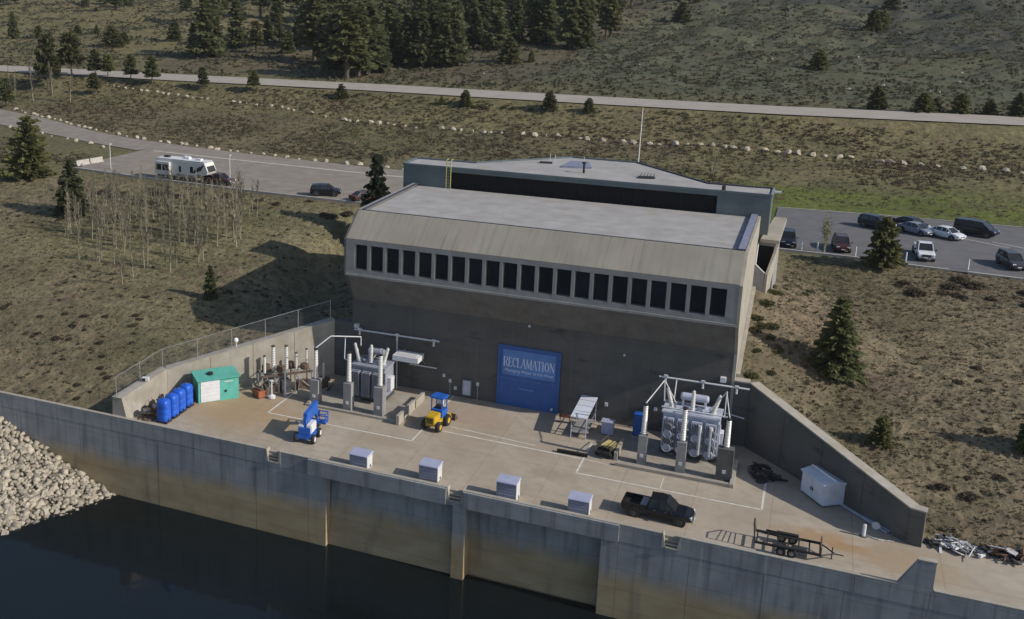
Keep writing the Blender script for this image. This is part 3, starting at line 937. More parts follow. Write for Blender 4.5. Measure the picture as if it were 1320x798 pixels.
# walls around a recessed front band
core = [(-20.5, 18.0)] + [(20.75, 18.0)] + PLAN[2:]
R_('wall', 'slate_metal', MB().prism(core, 8, 20.75))
R_('front_wall', 'slate_metal', MB().box(-20.48, 17.45, 12, -14.7, 17.98, 20.75))
R_('front_wall', 'slate_metal', MB().box(15.4, 17.45, 12, 20.73, 17.98, 20.75))
R_('head_band', 'slate_metal', MB().box(-14.7, 17.4, 20.36, 15.4, 17.98, 20.76))
n = 24; w_ = 30.1 / n
for k in range(n):
    MB().box(-14.7 + k * w_ + .015, 17.9, 18.3, -14.7 + (k + 1) * w_ - .015, 17.97, 20.34).build('clerestory_pane', 'dark_band', rb)
rf = R_('roof', 'gravel_roof', MB().prism([(-20.2, 17.75), (20.45, 17.75), (20.45, 21.4), (13.9, 21.15), (4.5, 31.2), (-3.3, 31.3), (-12.9, 21.85), (-20.2, 21.65)], 20.76, 20.86))
kb = MB()
for i in range(8):
    a, c = PLAN[i], PLAN[(i + 1) % 8]
    d = Vector((c[0] - a[0], c[1] - a[1]))
    kb = MB(); kb.cbox(((a[0] + c[0]) / 2, (a[1] + c[1]) / 2, 20.88), (d.length - .05, .22, .24), math.atan2(d.y, d.x))
    kb.build('roof_edge', 'roof_edge' if i in (2, 3) else ('roof_curb' if i == 1 else 'slate_metal'), rb)
sk = R_('skylight', 'roof_curb', MB().prism([(-2.9, 23.8), (.5, 24.6), (-.6, 28.2), (-2.7, 27.9)], 20.86, 21.1))
MB().prism([(-2.4, 24.5), (-.2, 25.0), (-.9, 27.6), (-2.3, 27.4)], 21.1, 21.13).build('skylight_glass', 'vent_metal', sk)
vp = R_('vent_pipe', 'black_metal', MB().tube((.25, 21.4, 20.8), (.25, 21.4, 22.0), .13, n=10))
MB().lathe([(.05, 0), (.26, .02), (.26, .16), (.05, .26)], (.25, 21.4, 21.95), 10).build('vent_cap', 'black_metal', vp)
R_('roof_hatch', 'black_metal', MB().cbox((-5.3, 25.9, 20.95), (1.5, .5, .2), .2))
hb = R_('antenna_frame', 'black_metal', MB().cbox((7.3, 21.6, 20.97), (1.8, 1.0, .1), .3))
for k in range(5): MB().tube((6.6 + k * .35, 21.2, 21.0), (6.7 + k * .35, 22.0, 21.35), .04, n=5).build('antenna_rod', 'black_metal', hb)
R_('roof_drain', 'black_metal', MB().lathe([(.05, 0), (.2, 0), (.2, .5), (.05, .55)], (15.9, 18.2, 20.86), 8))
for xx in (-4.9, -4.3, -.8): R_('roof_rod', 'steel_white', MB().tube((xx, 26.3, 20.8), (xx, 26.3, 22.0), .03, n=5))
R_('corner_lamp', 'headlamp', MB().cbox((21.2, 21.4, 20.6), (.7, .2, .18)))
ya = R_('roof_ladder', 'yellow_paint', MB().path([(-15.0, 17.25, 18.4), (-15.0, 17.25, 21.8), (-15.0, 17.9, 21.8)], .055))
MB().path([(-14.45, 17.25, 18.4), (-14.45, 17.25, 21.8), (-14.45, 17.9, 21.8)], .055).build('ladder_rail', 'yellow_paint', ya)
for k in range(8): MB().tube((-15.0, 17.25, 18.7 + k * .38), (-14.45, 17.25, 18.7 + k * .38), .025, n=5).build('rung', 'yellow_paint', ya)

fp = thing('flagpole', 'tall bare white pole rising behind the service building roof', 'pole', (-2.0, 75, 10))
MB().tube((0, 0, 0), (.1, 0, 12.4), .13, .07, 8).build('shaft', 'steel_white', fp)
MB().lathe([(.0, 0), (.13, .08), (.0, .2)], (.1, 0, 12.4), 8).build('finial', 'yellow_paint', fp)
MB().lathe([(.5, 0), (.5, .15), (.2, .3), (.15, .6)], (0, 0, 0), 10).build('base', 'concrete', fp)

# ------------------------------------------------------------------ transformer bays
def ribbed(r0, r1, z0, z1, n):
    """porcelain insulator profile with sheds"""
    pr = [(r0 * .6, z0)]
    for k in range(n):
        a = z0 + (z1 - z0) * k / n; h = (z1 - z0) / n
        r = r0 + (r1 - r0) * k / n
        pr += [(r * .84, a + h * .08), (r, a + h * .45), (r * .84, a + h * .85)]
    pr.append((r1 * .5, z1))
    return pr

def pedestal(x, y, hc, hi, w, label, grp, m='concrete_grey', d=None):
    t = thing('insulator_pedestal', label, 'insulator', (x, y, 0), 0, grp)
    d = d or w
    MB().box(-w / 2, -d / 2, 0, w / 2, d / 2, hc).build('column', m, t)
    MB().box(-.22, -.22, hc, .22, .22, hc + .12).build('base_plate', 'galv', t)
    MB().lathe(ribbed(.26, .22, hc + .12, hi - .18, 18), (0, 0, 0), 12).build('insulator', 'porcelain', t)
    MB().lathe([(.06, hi - .18), (.2, hi - .16), (.2, hi), (.06, hi + .06)], (0, 0, 0), 10).build('cap', 'black_metal', t)
    MB().box(-.14, -d / 2 - .07, .75, .14, -d / 2, 1.05).build('ground_box', 'steel_white', t)
    return t
gL, gR = 'insulator posts of the left transformer bay', 'insulator posts of the right transformer bay'
pedestal(-19.7, -8.0, 2.6, 5.9, .95, 'white insulator on grey concrete column nearest the rusty switch rack', gL)
pedestal(-15.9, -8.2, 2.95, 6.2, .85, 'white insulator on grey column in front of the grey transformer tank', gL)
pedestal(-12.6, -7.95, 3.0, 6.4, .95, 'white insulator on grey column nearest the blue and yellow loader', gL)
pedestal(13.1, -7.8, 2.8, 5.8, .75, 'white insulator on concrete column left of the pale blue transformer', gR)
pedestal(16.5, -7.95, 2.9, 6.1, .8, 'white insulator on concrete column in front of the pale blue transformer', gR)
pedestal(20.2, -7.9, 3.0, 5.75, 1.35, 'white insulator on the broad dark pier by the right retaining wall', gR, 'concrete_dark', .9)

def transformer(x, y, rz, label, L, W, Ht, m, nrad, mr, fans=True):
    t = thing('transformer', label, 'transformer', (x, y, 0), rz)
    MB().box(-L / 2 - .1, -W / 2 - .1, .25, L / 2 + .1, W / 2 + .1, .5).build('skid', 'tank_dark', t)
    for sx in (-1, 1):
        MB().box(sx * L * .3 - .3, -W / 2, 0, sx * L * .3 + .3, W / 2, .25).build('footing', 'concrete_grey', t)
    tk = MB().box(-L / 2, -W / 2, .5, L / 2, W / 2, Ht).build('tank', m, t, bevel=.06)
    MB().box(-L / 2 - .12, -W / 2 - .12, Ht, L / 2 + .12, W / 2 + .12, Ht + .16).build('tank_rim', mr, t)
    for k in range(int(L / .75)):
        MB().box(-L / 2 + .35 + k * .75, -W / 2 - .07, .6, -L / 2 + .45 + k * .75, -W / 2, Ht - .1).build('stiffener', m, tk)
    # radiators: banks of fins along the front, each with a stack of fans
    rw_ = L / nrad
    for k in range(nrad):
        cx = -L / 2 + rw_ * (k + .5)
        b = MB()
        for j in range(7):
            fx = cx - rw_ * .34 + j * rw_ * .68 / 6
            b.box(fx - .025, -W / 2 - .75, .75, fx + .025, -W / 2 - .12, Ht - .35)
        b.box(cx - rw_ * .36, -W / 2 - .5, .68, cx + rw_ * .36, -W / 2 - .3, .76)
        b.box(cx - rw_ * .36, -W / 2 - .5, Ht - .36, cx + rw_ * .36, -W / 2 - .3, Ht - .28)
        rd = tag(b.build('radiator', mr, t), kind='stuff')
        for j in range(4 if fans else 0):
            z = 1.05 + j * (Ht - 1.8) / 3.4
            MB().lathe([(rw_ * .3, 0), (rw_ * .33, -.05), (rw_ * .33, -.2), (rw_ * .27, -.22), (rw_ * .25, -.1), (.06, -.12), (.05, -.18)], (cx, -W / 2 - .77, z), 12, 'Y').build('fan', 'tank_grey' if j % 2 else mr, rd)
            MB().lathe([(.05, .0), (.11, -.03), (.11, -.09), (.04, -.11)], (cx + rw_ * .42, -W / 2 - .72, z), 8, 'Y').build('valve', 'steel_white', rd)
    # cover gear: manholes, conservator, bushings
    for k in range(4):
        MB().lathe([(.1, 0), (.34, 0), (.34, .16), (.26, .2), (.26, .34), (.1, .36)], (-L * .36 + k * L * .24, -.35, Ht + .16), 10).build('turret', mr, t)
    cs = MB().lathe([(.1, -L * .26), (.3, -L * .25), (.36, -L * .22), (.36, L * .22), (.3, L * .25), (.1, L * .26)], (0, W * .36, Ht + 1.0), 14, 'X').build('conservator', mr, t, smooth=False)
    for sx in (-1, 1): MB().box(sx * L * .2 - .08, W * .2, Ht + .16, sx * L * .2 + .08, W * .42, Ht + .75).build('conservator_leg', m, cs)
    MB().path([(0, W * .3, Ht + .75), (0, -.1, Ht + .6), (0, -.1, Ht + .16)], .07).build('oil_pipe', mr, t)
    for k, ang in enumerate((-.28, .0, .28)):
        R = Matrix.Rotation(ang, 3, 'Y')
        bx = (k - 1) * L * .36
        bu = MB().lathe(ribbed(.24, .16, .1, 2.0, 12), (bx, -W * .2, Ht + .2), 10, tilt=R).build('bushing', 'porcelain', t)
        tip = Vector((bx, -W * .2, Ht + .3)) + R @ Vector((0, 0, 1.95))
        MB().lathe([(.04, 0), (.09, .02), (.09, .2), (.03, .25)], tip - R @ Vector((0, 0, .2)), 8, tilt=R).build('terminal', 'galv', bu)
    MB().path([(L / 2 + .12, -W / 2, Ht - .3), (L / 2 + .12, -W / 2, .6)], .09).build('riser_pipe', mr, t)
    MB().box(L / 2 + .02, -.5, 1.2, L / 2 + .4, .5, 2.6).build('control_box', 'steel_white', t)
    return t
transformer(-15.0, -4.1, 0, 'dark grey transformer with white bushings in the left bay', 3.6, 2.6, 3.7, 'tank_mid', 3, 'tank_mid', False)
transformer(16.75, -3.6, 0, 'pale blue grey transformer with fan radiators in the right bay', 4.9, 2.6, 4.1, 'tank_blue', 4, 'tank_blue')

t = [o for o in COL.objects if o.name.startswith('transformer') and o.location.x > 0][0]
for x in (.95, 1.9): MB().tube((x, -2.15, .9), (x, -2.15, 3.7), .16, n=10).build('oil_column', 'steel_white', t)

# kerbed oil pits under the transformers
def bay(x0, x1, y0, y1, h, label, walls):
    t = thing('bay_kerb', label, 'kerb', (0, 0, 0))
    MB().box(x0, y0, .004, x1, y0 + .35, h).build('kerb_front', 'concrete', t)
    for nm, xa, xb, hh, ya, yb in walls:
        MB().box(xa, ya, .004, xb, yb, hh).build(nm, 'coping', t)
    MB().box(x0 + .05, y0 + .4, .004, x1 - .05, y1, .012).build('pit_floor', 'concrete', t)
    return t
bay(-20.3, -10.2, -9.2, -2.0, .22, 'low concrete kerb and splash wall around the left transformer', [('side_wall', -10.15, -9.85, 1.0, -9.7, -5.2), ('side_wall', -10.15, -9.85, .8, -4.9, -2.4), ('side_kerb', -20.3, -20.0, .3, -8.8, -3)])
bay(11.0, 21.1, -9.4, -2.0, .3, 'low concrete kerb around the right transformer pit', [('side_kerb', 20.8, 21.15, .35, -9.45, -4.0), ('side_wall', 10.7, 11.0, .8, -8.3, -5.6)])
t = thing('concrete_block', 'pale concrete block standing beside the left transformer kerb', 'block', (-21.2, -7.2, 0))
MB().box(-.9, -.3, 0, .6, .3, .75).build('block', 'concrete', t); MB().box(.62, -.5, 0, .9, .4, .8).build('end_block', 'coping', t)

# overhead bus pipes carried on the facade
def bus(xa, xb, z, xs, label, lower):
    t = thing('bus_pipe', label, 'bus bar', (0, 0, 0))
    MB().tube((xa, -.8, z), (xb, -.8, z + .08), .09, n=8).build('pipe', 'steel_white', t)
    for x in xs:
        MB().tube((x, -.8, z + .04), (x, -.05, z - .1), .06, n=6).build('bracket', 'galv', t)
        MB().lathe(ribbed(.13, .12, 0, .5, 5), (x, -.8, z - .55), 8).build('insulator', 'porcelain', t)
        MB().cbox((x, -.8, z + .16), (.35, .2, .16)).build('clamp', 'steel_white', t)
    for a in lower:
        MB().path(a, .065, 6).build('drop_pipe', 'steel_white', t)
    return t
bus(-18.6, -9.0, 5.9, (-18.0, -13.7, -9.6), 'white bus pipe on the facade above the left transformer', [[(-13.7, -.8, 5.9), (-13.6, -.9, .1)], [(-12.2, -.8, 3.0), (-9.2, -.8, 3.0)]])
bus(13.2, 21.3, 5.95, (13.8, 17.2, 20.2), 'white bus pipe on the facade above the right transformer', [[(14.8, -.8, 5.95), (14.8, -1.6, 4.2)], [(19.0, -1.0, 3.5), (21.1, -.8, 3.1)]])
def jumper(pts, label, r=.05):
    t = thing('conductor', label, 'conductor', (0, 0, 0))
    MB().path(pts, r, 6).build('tube', 'steel_white', t)
    for p in (pts[0], pts[-1]): MB().lathe([(.03, -.1), (.1, -.05), (.1, .05), (.03, .1)], p, 8).build('clamp', 'galv', t)
jumper([(-19.7, -8, 5.95), (-18.6, -6.8, 7.0), (-16.2, -4.6, 6.6), (-16.2, -4.6, 5.7)], 'white tube rising from the leftmost insulator to the grey transformer', .06)
jumper([(-17.6, -5.4, 6.6), (-17.5, -5.8, 4.4), (-16.0, -8.1, 5.2)], 'white drop tube hanging left of the grey transformer')
jumper([(-12.6, -7.95, 6.45), (-13.4, -6, 6.2), (-13.8, -4.6, 5.6)], 'thin conductor from the insulator near the loader to the grey transformer', .03)
jumper([(13.1, -7.8, 5.85), (13.4, -6.9, 6.2), (14.2, -4.9, 7.2), (14.3, -4.8, 5.2)], 'looped conductor from the left insulator of the pale blue transformer')
jumper([(14.2, -4.9, 7.2), (15.3, -4.4, 5.0)], 'slanting white tube at the left of the pale blue transformer')
jumper([(20.2, -7.9, 5.85), (19.8, -6.3, 6.8), (19.6, -5.0, 7.0), (19.6, -4.9, 4.6)], 'looped conductor from the broad pier to the pale blue transformer')
jumper([(19.6, -5.0, 7.0), (18.3, -4.3, 4.8)], 'slanting white tube at the right of the pale blue transformer')
jumper([(14.2, -5.2, 4.75), (19.8, -5.2, 4.75)], 'long white pipe across the front of the pale blue transformer', .07)

# white flat canopy on the facade beside the left transformer
t = thing('wall_canopy', 'white flat box canopy fixed to the facade right of the left transformer', 'canopy', (0, 0, 0))
MB().box(-13.3, -3.0, 4.0, -10.5, -1.2, 4.55).build('canopy_box', 'white_paint', t)
MB().box(-13.0, -2.7, 4.56, -10.8, -1.5, 4.6).build('canopy_top', 'vent_side', t)
for x in (-13.0, -10.8): MB().tube((x, -1.3, 4.0), (x, -.03, 3.0), .06).build('strut', 'galv', t)
for x in (-13.0, -10.8): MB().tube((x, -1.25, 4.3), (x, -.03, 4.3), .06).build('arm', 'galv', t)

# rusty disconnect switch rack at the left
t = thing('switch_rack', 'rusty steel rack carrying white insulators beside the green shed', 'switch rack', (-24.0, -6.6, 0), .785)
for x in (-2.7, -.9, .9, 2.7):
    for y in (-.8, .8):
        MB().tube((x, y, 0), (x, y, 2.1), .07, n=6).build('leg', 'galv', t)
for y in (-.8, .8): MB().box(-2.8, y - .1, 2.1, 2.8, y + .1, 2.3).build('beam', 'rust', t)
for k in range(5): MB().box(-2.6 + k * 1.3 - .08, -.8, 2.3, -2.6 + k * 1.3 + .08, .8, 2.42).build('cross_beam', 'galv', t)
for y in (-.8, .8): MB().tube((-2.7, y, .3), (-.9, y, 2.0), .04, n=5).build('brace', 'galv', t); MB().tube((.9, y, 2.0), (2.7, y, .3), .04, n=5).build('brace', 'galv', t)
for k, (x, y, r, z0, z1) in enumerate(((-2.3, -.3, .16, 2.4, 4.2), (-1.2, .2, .24, 2.4, 5.0), (.2, .1, .22, 2.4, 4.9), (1.2, -.2, .14, 2.4, 4.1), (2.5, .3, .13, 2.3, 4.2))):
    i_ = MB().lathe(ribbed(r, r * .9, z0, z1, 10), (x, y, 0), 10).build('insulator', 'porcelain', t)
    MB().lathe([(.05, z1), (r, z1 + .02), (r, z1 + .14), (.05, z1 + .2)], (x, y, 0), 8).build('cap', 'rust', i_)
for x, y in ((-1.9, .5), (-.6, -.4), (.8, .5), (2.0, -.5)):
    MB().lathe([(.1, 2.42), (.42, 2.45), (.48, 2.7), (.42, 3.0), (.1, 3.05)], (x, y, 0), 10).build('coil', 'rust', t)
for x, s in ((-1.8, 1.0), (.0, 1.3), (1.8, .9)):
    MB().box(x - .5, -.6, .004, x + .5, .6, s).build('cabinet', 'rust' if x else 'tank_dark', t)
for x in (-2.3, 1.0): MB().path([(x, -.8, 2.3), (x + .3, -1.1, 1.4), (x + .1, -1.0, .2)], .04).build('cable', 'galv', t)
MB().tube((-.4, -1.4, 0), (-.4, -1.4, 2.9), .09).build('mast', 'steel_white', t)
t = thing('cable_drum', 'dark rusty drum standing by the first left insulator column', 'drum', (-20.6, -4.3, 0))
MB().lathe([(.1, 0), (.75, 0), (.75, .12), (.5, .14), (.5, 1.0), (.75, 1.02), (.75, 1.15), (.1, 1.16)], (0, 0, 0), 14).build('drum', 'rust', t)
MB().lathe(ribbed(.14, .12, 1.16, 2.9, 9), (0, 0, 0), 8).build('insulator', 'porcelain', t)
t = thing('orange_crate', 'orange metal crate on the deck in front of the rusty switch rack', 'crate', (-25.7, -9.2, 0), -.5)
MB().box(-.6, -.4, .12, .6, .4, .8).build('crate_body', 'orange', t)
for sx in (-1, 1): MB().box(sx * .5 - .08, -.42, 0, sx * .5 + .08, .42, .12).build('skid', 'rust', t)
MB().cbox((.0, 0, .9), (.9, .5, .16), .2).build('contents', 'rust', t)
t = thing('white_valve_post', 'short white valve post beside the orange crate', 'valve', (-24.3, -9.0, 0))
MB().tube((0, 0, 0), (0, 0, 1.9), .08).build('stem', 'steel_white', t); MB().lathe([(.1, 0), (.4, .05), (.4, .3), (.1, .45)], (0, 0, 0), 10).build('bell', 'steel_white', t)
MB().lathe([(.05, 0), (.25, .02), (.25, .08), (.05, .1)], (0, 0, 1.9), 10).build('hand_wheel', 'steel_white', t)

# ------------------------------------------------------------------ green shed
a = math.atan2(3.28, 3.03)
t = thing('green_shed', 'teal green metal shed with a white door in front of the left wall', 'shed', (-28.9, -11.9, 0), a)
L, W = 4.3, 2.2
MB().box(-L / 2, 0, 0, L / 2, W, 2.4).build('wall', 'green_paint', t)
rf = MB(); rf.xprof([(-.22, 2.41), (-.22, 2.5), (W + .15, 2.72), (W + .15, 2.6)], -L / 2 - .15, L / 2 + .15); rf.build('roof', 'green_paint', t)
d_ = MB().box(-L / 2 + .25, -.06, .08, -L / 2 + 2.25, -.005, 2.3).build('door', 'white_paint', t)
for k in range(5): MB().box(-L / 2 + .27, -.08, .3 + k * .4, -L / 2 + 2.23, -.062, .32 + k * .4).build('door_rib', 'vent_side', d_)
MB().cbox((.75, -.05, 1.0), (.22, .08, .22)).build('vent', 'black_metal', t)
MB().box(.6, -.04, 1.95, 1.5, -.005, 2.05).build('label_strip', 'vent_side', t)
MB().lathe([(.1, 0), (.32, 0), (.32, .22), (.1, .28)], (-.6, 1.0, 2.6), 10).build('roof_vent', 'black_metal', t)

# ------------------------------------------------------------------ blue plastic tanks
def tank(x, y, label):
    t = thing('blue_tank', label, 'tank', (x, y, 0), .0, 'row of blue plastic tanks')
    rings = []
    for z, k in ((.18, .96), (.3, 1), (.8, 1), (.84, .97), (.9, 1), (1.4, 1), (1.44, .97), (1.5, 1), (2.0, 1), (2.2, .93), (2.32, .78), (2.38, .45)):
        ring = []
        for i in range(20):
            an_ = 2 * math.pi * i / 20
            c, s = math.cos(an_), math.sin(an_)
            e = .62
            ring.append((.62 * k * math.copysign(abs(c) ** e, c), .58 * k * math.copysign(abs(s) ** e, s), z))
        rings.append(ring)
    MB().loft(rings).build('tank_shell', 'blue_plastic', t, smooth=True)
    MB().box(-.58, -.54, .0, .58, .54, .17).build('base_pallet', 'black_metal', t)
    MB().lathe([(.05, 2.36), (.2, 2.36), (.2, 2.45), (.05, 2.47)], (0, 0, 0), 10).build('lid', 'blue_machine', t)
    MB().cbox((.62, -.2, .35), (.12, .16, .16)).build('outlet_valve', 'black_metal', t)
    for z in (.55, 1.15, 1.75): MB().box(-.3, -.605, z, .3, -.575, z + .06).build('rib', 'blue_machine', t)
for k, (x, y) in enumerate(((-31.0, -18.75), (-31.0, -17.35), (-31.1, -15.95), (-31.15, -14.5))):
    tank(x, y, ('blue plastic tank nearest the reservoir wall', 'second blue plastic tank from the reservoir wall', 'third blue plastic tank from the reservoir wall', 'blue plastic tank nearest the green shed')[k])

def scrap(name, label, cat, x, y, n, rx, ry, hz, mats, rz=0., seed=0, base=0.):
    """pile of separate beams, sheets and pipes"""
    rnd = random.Random(seed)
    t = thing(name, label, cat, (x, y, base), rz)
    for k in range(n):
        px, py = rnd.gauss(0, rx * .45), rnd.gauss(0, ry * .45)
        px = max(-rx, min(rx, px)); py = max(-ry, min(ry, py))
        q = max(0, 1 - (px / rx) ** 2 - (py / ry) ** 2)
        z = rnd.random() * hz * q
        m = rnd.choice(mats); kind = rnd.random()
        if kind < .4:
            MB().cbox((px, py, z + .12), (rnd.uniform(.5, 1.6), rnd.uniform(.08, .2), rnd.uniform(.08, .2)), rnd.uniform(0, 3.1), rnd.uniform(-.2, .2), rnd.uniform(-.3, .3)).build('beam', m, t)
        elif kind < .7:
            MB().cbox((px, py, z + .1), (rnd.uniform(.4, 1.1), rnd.uniform(.3, .8), .04), rnd.uniform(0, 3.1), rnd.uniform(-.4, .4), rnd.uniform(-.3, .3)).build('sheet', m, t)
        else:
            d = Vector((rnd.uniform(-1, 1), rnd.uniform(-1, 1), rnd.uniform(-.2, .3))).normalized() * rnd.uniform(.3, .9)
            c = Vector((px, py, z + .15))
            MB().tube(c - d, c + d, rnd.uniform(.03, .09), n=6).build('pipe', m, t)
    return t
scrap('scrap_pile', 'heap of brown rusty scrap between the left wall and blue tanks', 'scrap', -32.7, -17.3, 55, 1.1, 2.2, 1.3, ['rust', 'wood_brown', 'rust', 'wood_brown', 'scrap_pale'], 0, 5)
scrap('scrap_pile', 'dark brown stack of scrap in the corner behind the blue tanks', 'scrap', -32.0, -13.0, 32, .8, .8, 1.6, ['rust', 'wood_brown', 'black_metal'], 0, 6)
scrap('scrap_pile', 'heap of bright sheet metal scrap beyond the right wall end', 'scrap', 37.6, -12.6, 60, 2.0, .9, .7, ['scrap_pale', 'galv', 'scrap_pale', 'white_paint', 'tarp_dark'], -.15, 7)
scrap('scrap_pile', 'heap of dark rusty scrap at the hillside foot on the far right', 'scrap', 41.6, -12.4, 70, 2.6, .8, .8, ['rust', 'wood_brown', 'black_metal', 'rust', 'scrap_pale'], -.1, 8)
scrap('timber_pile', 'scattered brown timbers trailing off at the right frame edge', 'scrap', 45.5, -12.0, 24, 2.2, .8, .4, ['wood_brown', 'pallet_wood', 'rust'], -.05, 9)
scrap('dark_pile', 'dark heap of fittings in the shaded corner by the right wall', 'scrap', 23.3, -5.7, 34, 1.4, 1.0, .9, ['tarp_dark', 'black_metal', 'concrete_dark'], -.7, 10)

# ------------------------------------------------------------------ vent housings along the reservoir wall
for k, (x, y) in enumerate(((-9.6, -19.5), (-3.15, -19.1), (3.95, -19.5), (10.0, -19.45))):
    t = thing('vent_housing', ('grey metal vent housing on the wall edge nearest the blue lift', 'grey metal vent housing just left of the middle ladder notch', 'tallest grey metal vent housing, just right of the middle ladder notch', 'grey metal vent housing on the wall edge behind the black pickup')[k], 'vent', (x, y, 0), random.uniform(-.02, .02), 'vent housings along the reservoir wall')
    hh = (1.35, 1.5, 1.65, 1.4)[k]
    MB().box(-.85, -.62, .05, .85, .62, hh).build('housing', 'vent_metal', t, bevel=.015)  # front's shade put into this darker body tone
    MB().box(.852, -.56, .12, .875, .56, hh - .08).build('side_panel', 'vent_side', t)  # pale plate paints the sunlight on the right side
    MB().hexa([(-.92, -.7, hh), (.92, -.7, hh), (.92, .7, hh), (-.92, .7, hh)], [(-.88, -.66, hh + .08), (.88, -.66, hh + .08), (.88, .66, hh + .16), (-.88, .66, hh + .16)]).build('lid', 'lid_grey', t)  # lavender lid paints the top lighter than the shaded front
    for j in range(4): MB().box(-.7, -.635, .35 + j * .26, .7, -.622, .37 + j * .26).build('louvre', 'lid_grey', t)
    MB().cbox((.885, .1, .3), (.03, .2, .2)).build('latch', 'black_metal', t)
    MB().box(-.95, -.7, 0, .95, .7, .05).build('plinth', 'concrete', t)

# ------------------------------------------------------------------ canopy table, cabinet, pallet cart by the door
t = thing('panel_canopy', 'long pale panel roof on slim posts right of the blue door', 'canopy', (6.7, -2.7, 0))
MB().hexa([(-.78, -2.5, 2.15), (.78, -2.5, 2.15), (.78, 2.4, 2.5), (-.78, 2.4, 2.5)], [(-.78, -2.5, 2.23), (.78, -2.5, 2.23), (.78, 2.4, 2.58), (-.78, 2.4, 2.58)]).build('panel', 'white_shed', t)
for k in range(3): MB().hexa([(-.79, -1.2 + k * 1.25, 2.33 + k * .09), (.79, -1.2 + k * 1.25, 2.33 + k * .09), (.79, -1.16 + k * 1.25, 2.335 + k * .09), (-.79, -1.16 + k * 1.25, 2.335 + k * .09)], [(-.79, -1.2 + k * 1.25, 2.36 + k * .09), (.79, -1.2 + k * 1.25, 2.36 + k * .09), (.79, -1.16 + k * 1.25, 2.365 + k * .09), (-.79, -1.16 + k * 1.25, 2.365 + k * .09)]).build('panel_seam', 'lid_grey', t)
for x in (-.7, .7):
    for y, z in ((-2.35, 2.16), (2.2, 2.48)): MB().tube((x, y, 0), (x, y, z), .05, n=6).build('post', 'lid_grey', t)
MB().path([(-.7, -2.35, 1.0), (.7, -2.35, 1.0)], .035).build('rail', 'galv', t)
for x in (-.7, .7): MB().path([(x, -2.35, 1.0), (x, 2.2, 1.0)], .035).build('rail', 'galv', t)
MB().box(-.75, -2.2, .5, .75, 1.5, .56).build('shelf', 'concrete_grey', t)
t = thing('orange_barrier', 'small orange barrier leaning near the blue door foot', 'barrier', (4.7, -1.9, 0), .15)
MB().box(-.55, -.03, .55, .55, .03, .85).build('board', 'orange', t)
for x in (-.45, .45): MB().cbox((x, 0, .42), (.06, .4, .85), 0, .1).build('leg', 'rust', t)
t = thing('electrical_cabinet', 'pale blue grey cabinet standing right of the panel canopy', 'cabinet', (9.05, -2.7, 0))
MB().box(-.55, -.45, .1, .55, .45, 1.3).build('cabinet_body', 'tank_blue', t, bevel=.02); MB().box(-.62, -.52, 1.3, .62, .52, 1.37).build('top', 'lid_grey', t)
MB().box(-.5, -.47, .2, -.02, -.455, 1.2).build('door', 'lid_grey', t); MB().box(.02, -.47, .2, .5, -.455, 1.2).build('door', 'lid_grey', t); MB().box(-.5, -.4, 0, .5, .4, .1).build('plinth', 'concrete_dark', t)
t = thing('blue_cabinet', 'dark blue cabinet in shade left of the pale transformer', 'cabinet', (11.9, -1.6, 0))
MB().box(-.6, -.45, .1, .6, .45, 2.2).build('cabinet_body', 'blue_machine', t, bevel=.02); MB().box(-.55, -.4, 0, .55, .4, .1).build('plinth', 'concrete_dark', t)
for x in (-.3, .3): MB().box(x - .26, -.47, .25, x + .26, -.455, 2.05).build('door', 'sign_blue', t)
t = thing('pallet_cart', 'low dark cart loaded with yellowish timber left of the right transformer', 'cart', (10.0, -7.0, 0), 1.35)
MB().box(-1.5, -.75, .45, 1.5, .75, .58).build('bed', 'black_metal', t)
for x in (-1.0, 1.0):
    for y in (-.7, .7): MB().lathe([(.1, -.1), (.26, -.1), (.28, 0), (.26, .1), (.1, .1)], (x, y, .28), 12, 'Y').build('wheel', 'black_rubber', t)
MB().path([(1.5, 0, .5), (2.4, 0, .35)], .05).build('drawbar', 'black_metal', t)
for y in (-.7, .7): MB().path([(-1.45, y, .58), (-1.45, y, 1.1), (1.45, y, 1.1), (1.45, y, .58)], .035).build('side_rail', 'rust', t)
for k in range(6): MB().cbox((.2 + random.uniform(-.2, .2), -.5 + k * .2, .66 + .08 * (k % 3)), (1.7, .16, .1), random.uniform(-.15, .15)).build('timber', 'pallet_wood', t)
t = thing('long_beam', 'long dark beam lying on the deck left of the pallet cart', 'beam', (7.2, -8.75, 0), .03)
MB().box(-1.6, -.16, 0, 1.2, .16, .05).build('flange', 'black_metal', t); MB().box(-1.6, -.04, .05, 1.2, .04, .25).build('web', 'black_metal', t); MB().box(-1.6, -.16, .25, 1.2, .16, .3).build('flange', 'black_metal', t)

# ------------------------------------------------------------------ white shed, pipes, hose, trailer
a = math.atan2(-2.45, 1.8)
t = thing('white_shed', 'white boxy shed with a ridged roof beside the right wall', 'shed', (27.35, -8.6, 0), a)
MB().box(-1.5, 0, .12, 1.5, 2.1, 1.95).build('wall', 'white_shed', t, bevel=.02)
rf = MB(); rf.xprof([(-.12, 1.95), (-.12, 2.05), (1.0, 2.32), (2.22, 2.05), (2.22, 1.95)], -1.62, 1.62); rf.build('roof', 'white_shed', t)
MB().xprof([(.9, 2.32), (1.0, 2.38), (1.1, 2.32)], -1.63, 1.63).build('ridge', 'headlamp', t)
for x in (-.75, .75): MB().box(x - .68, -.035, .2, x + .68, -.005, 1.85).build('door', 'white_shed', t)
for x in (-.12, .12): MB().cbox((x, -.06, 1.0), (.06, .06, .3)).build('handle', 'black_metal', t)
MB().box(1.505, .5, .7, 1.53, 1.5, 1.5).build('side_panel', 'vent_side', t)
for y in (.2, 1.9): MB().box(-1.45, y - .1, 0, 1.45, y + .1, .12).build('skid', 'black_metal', t)
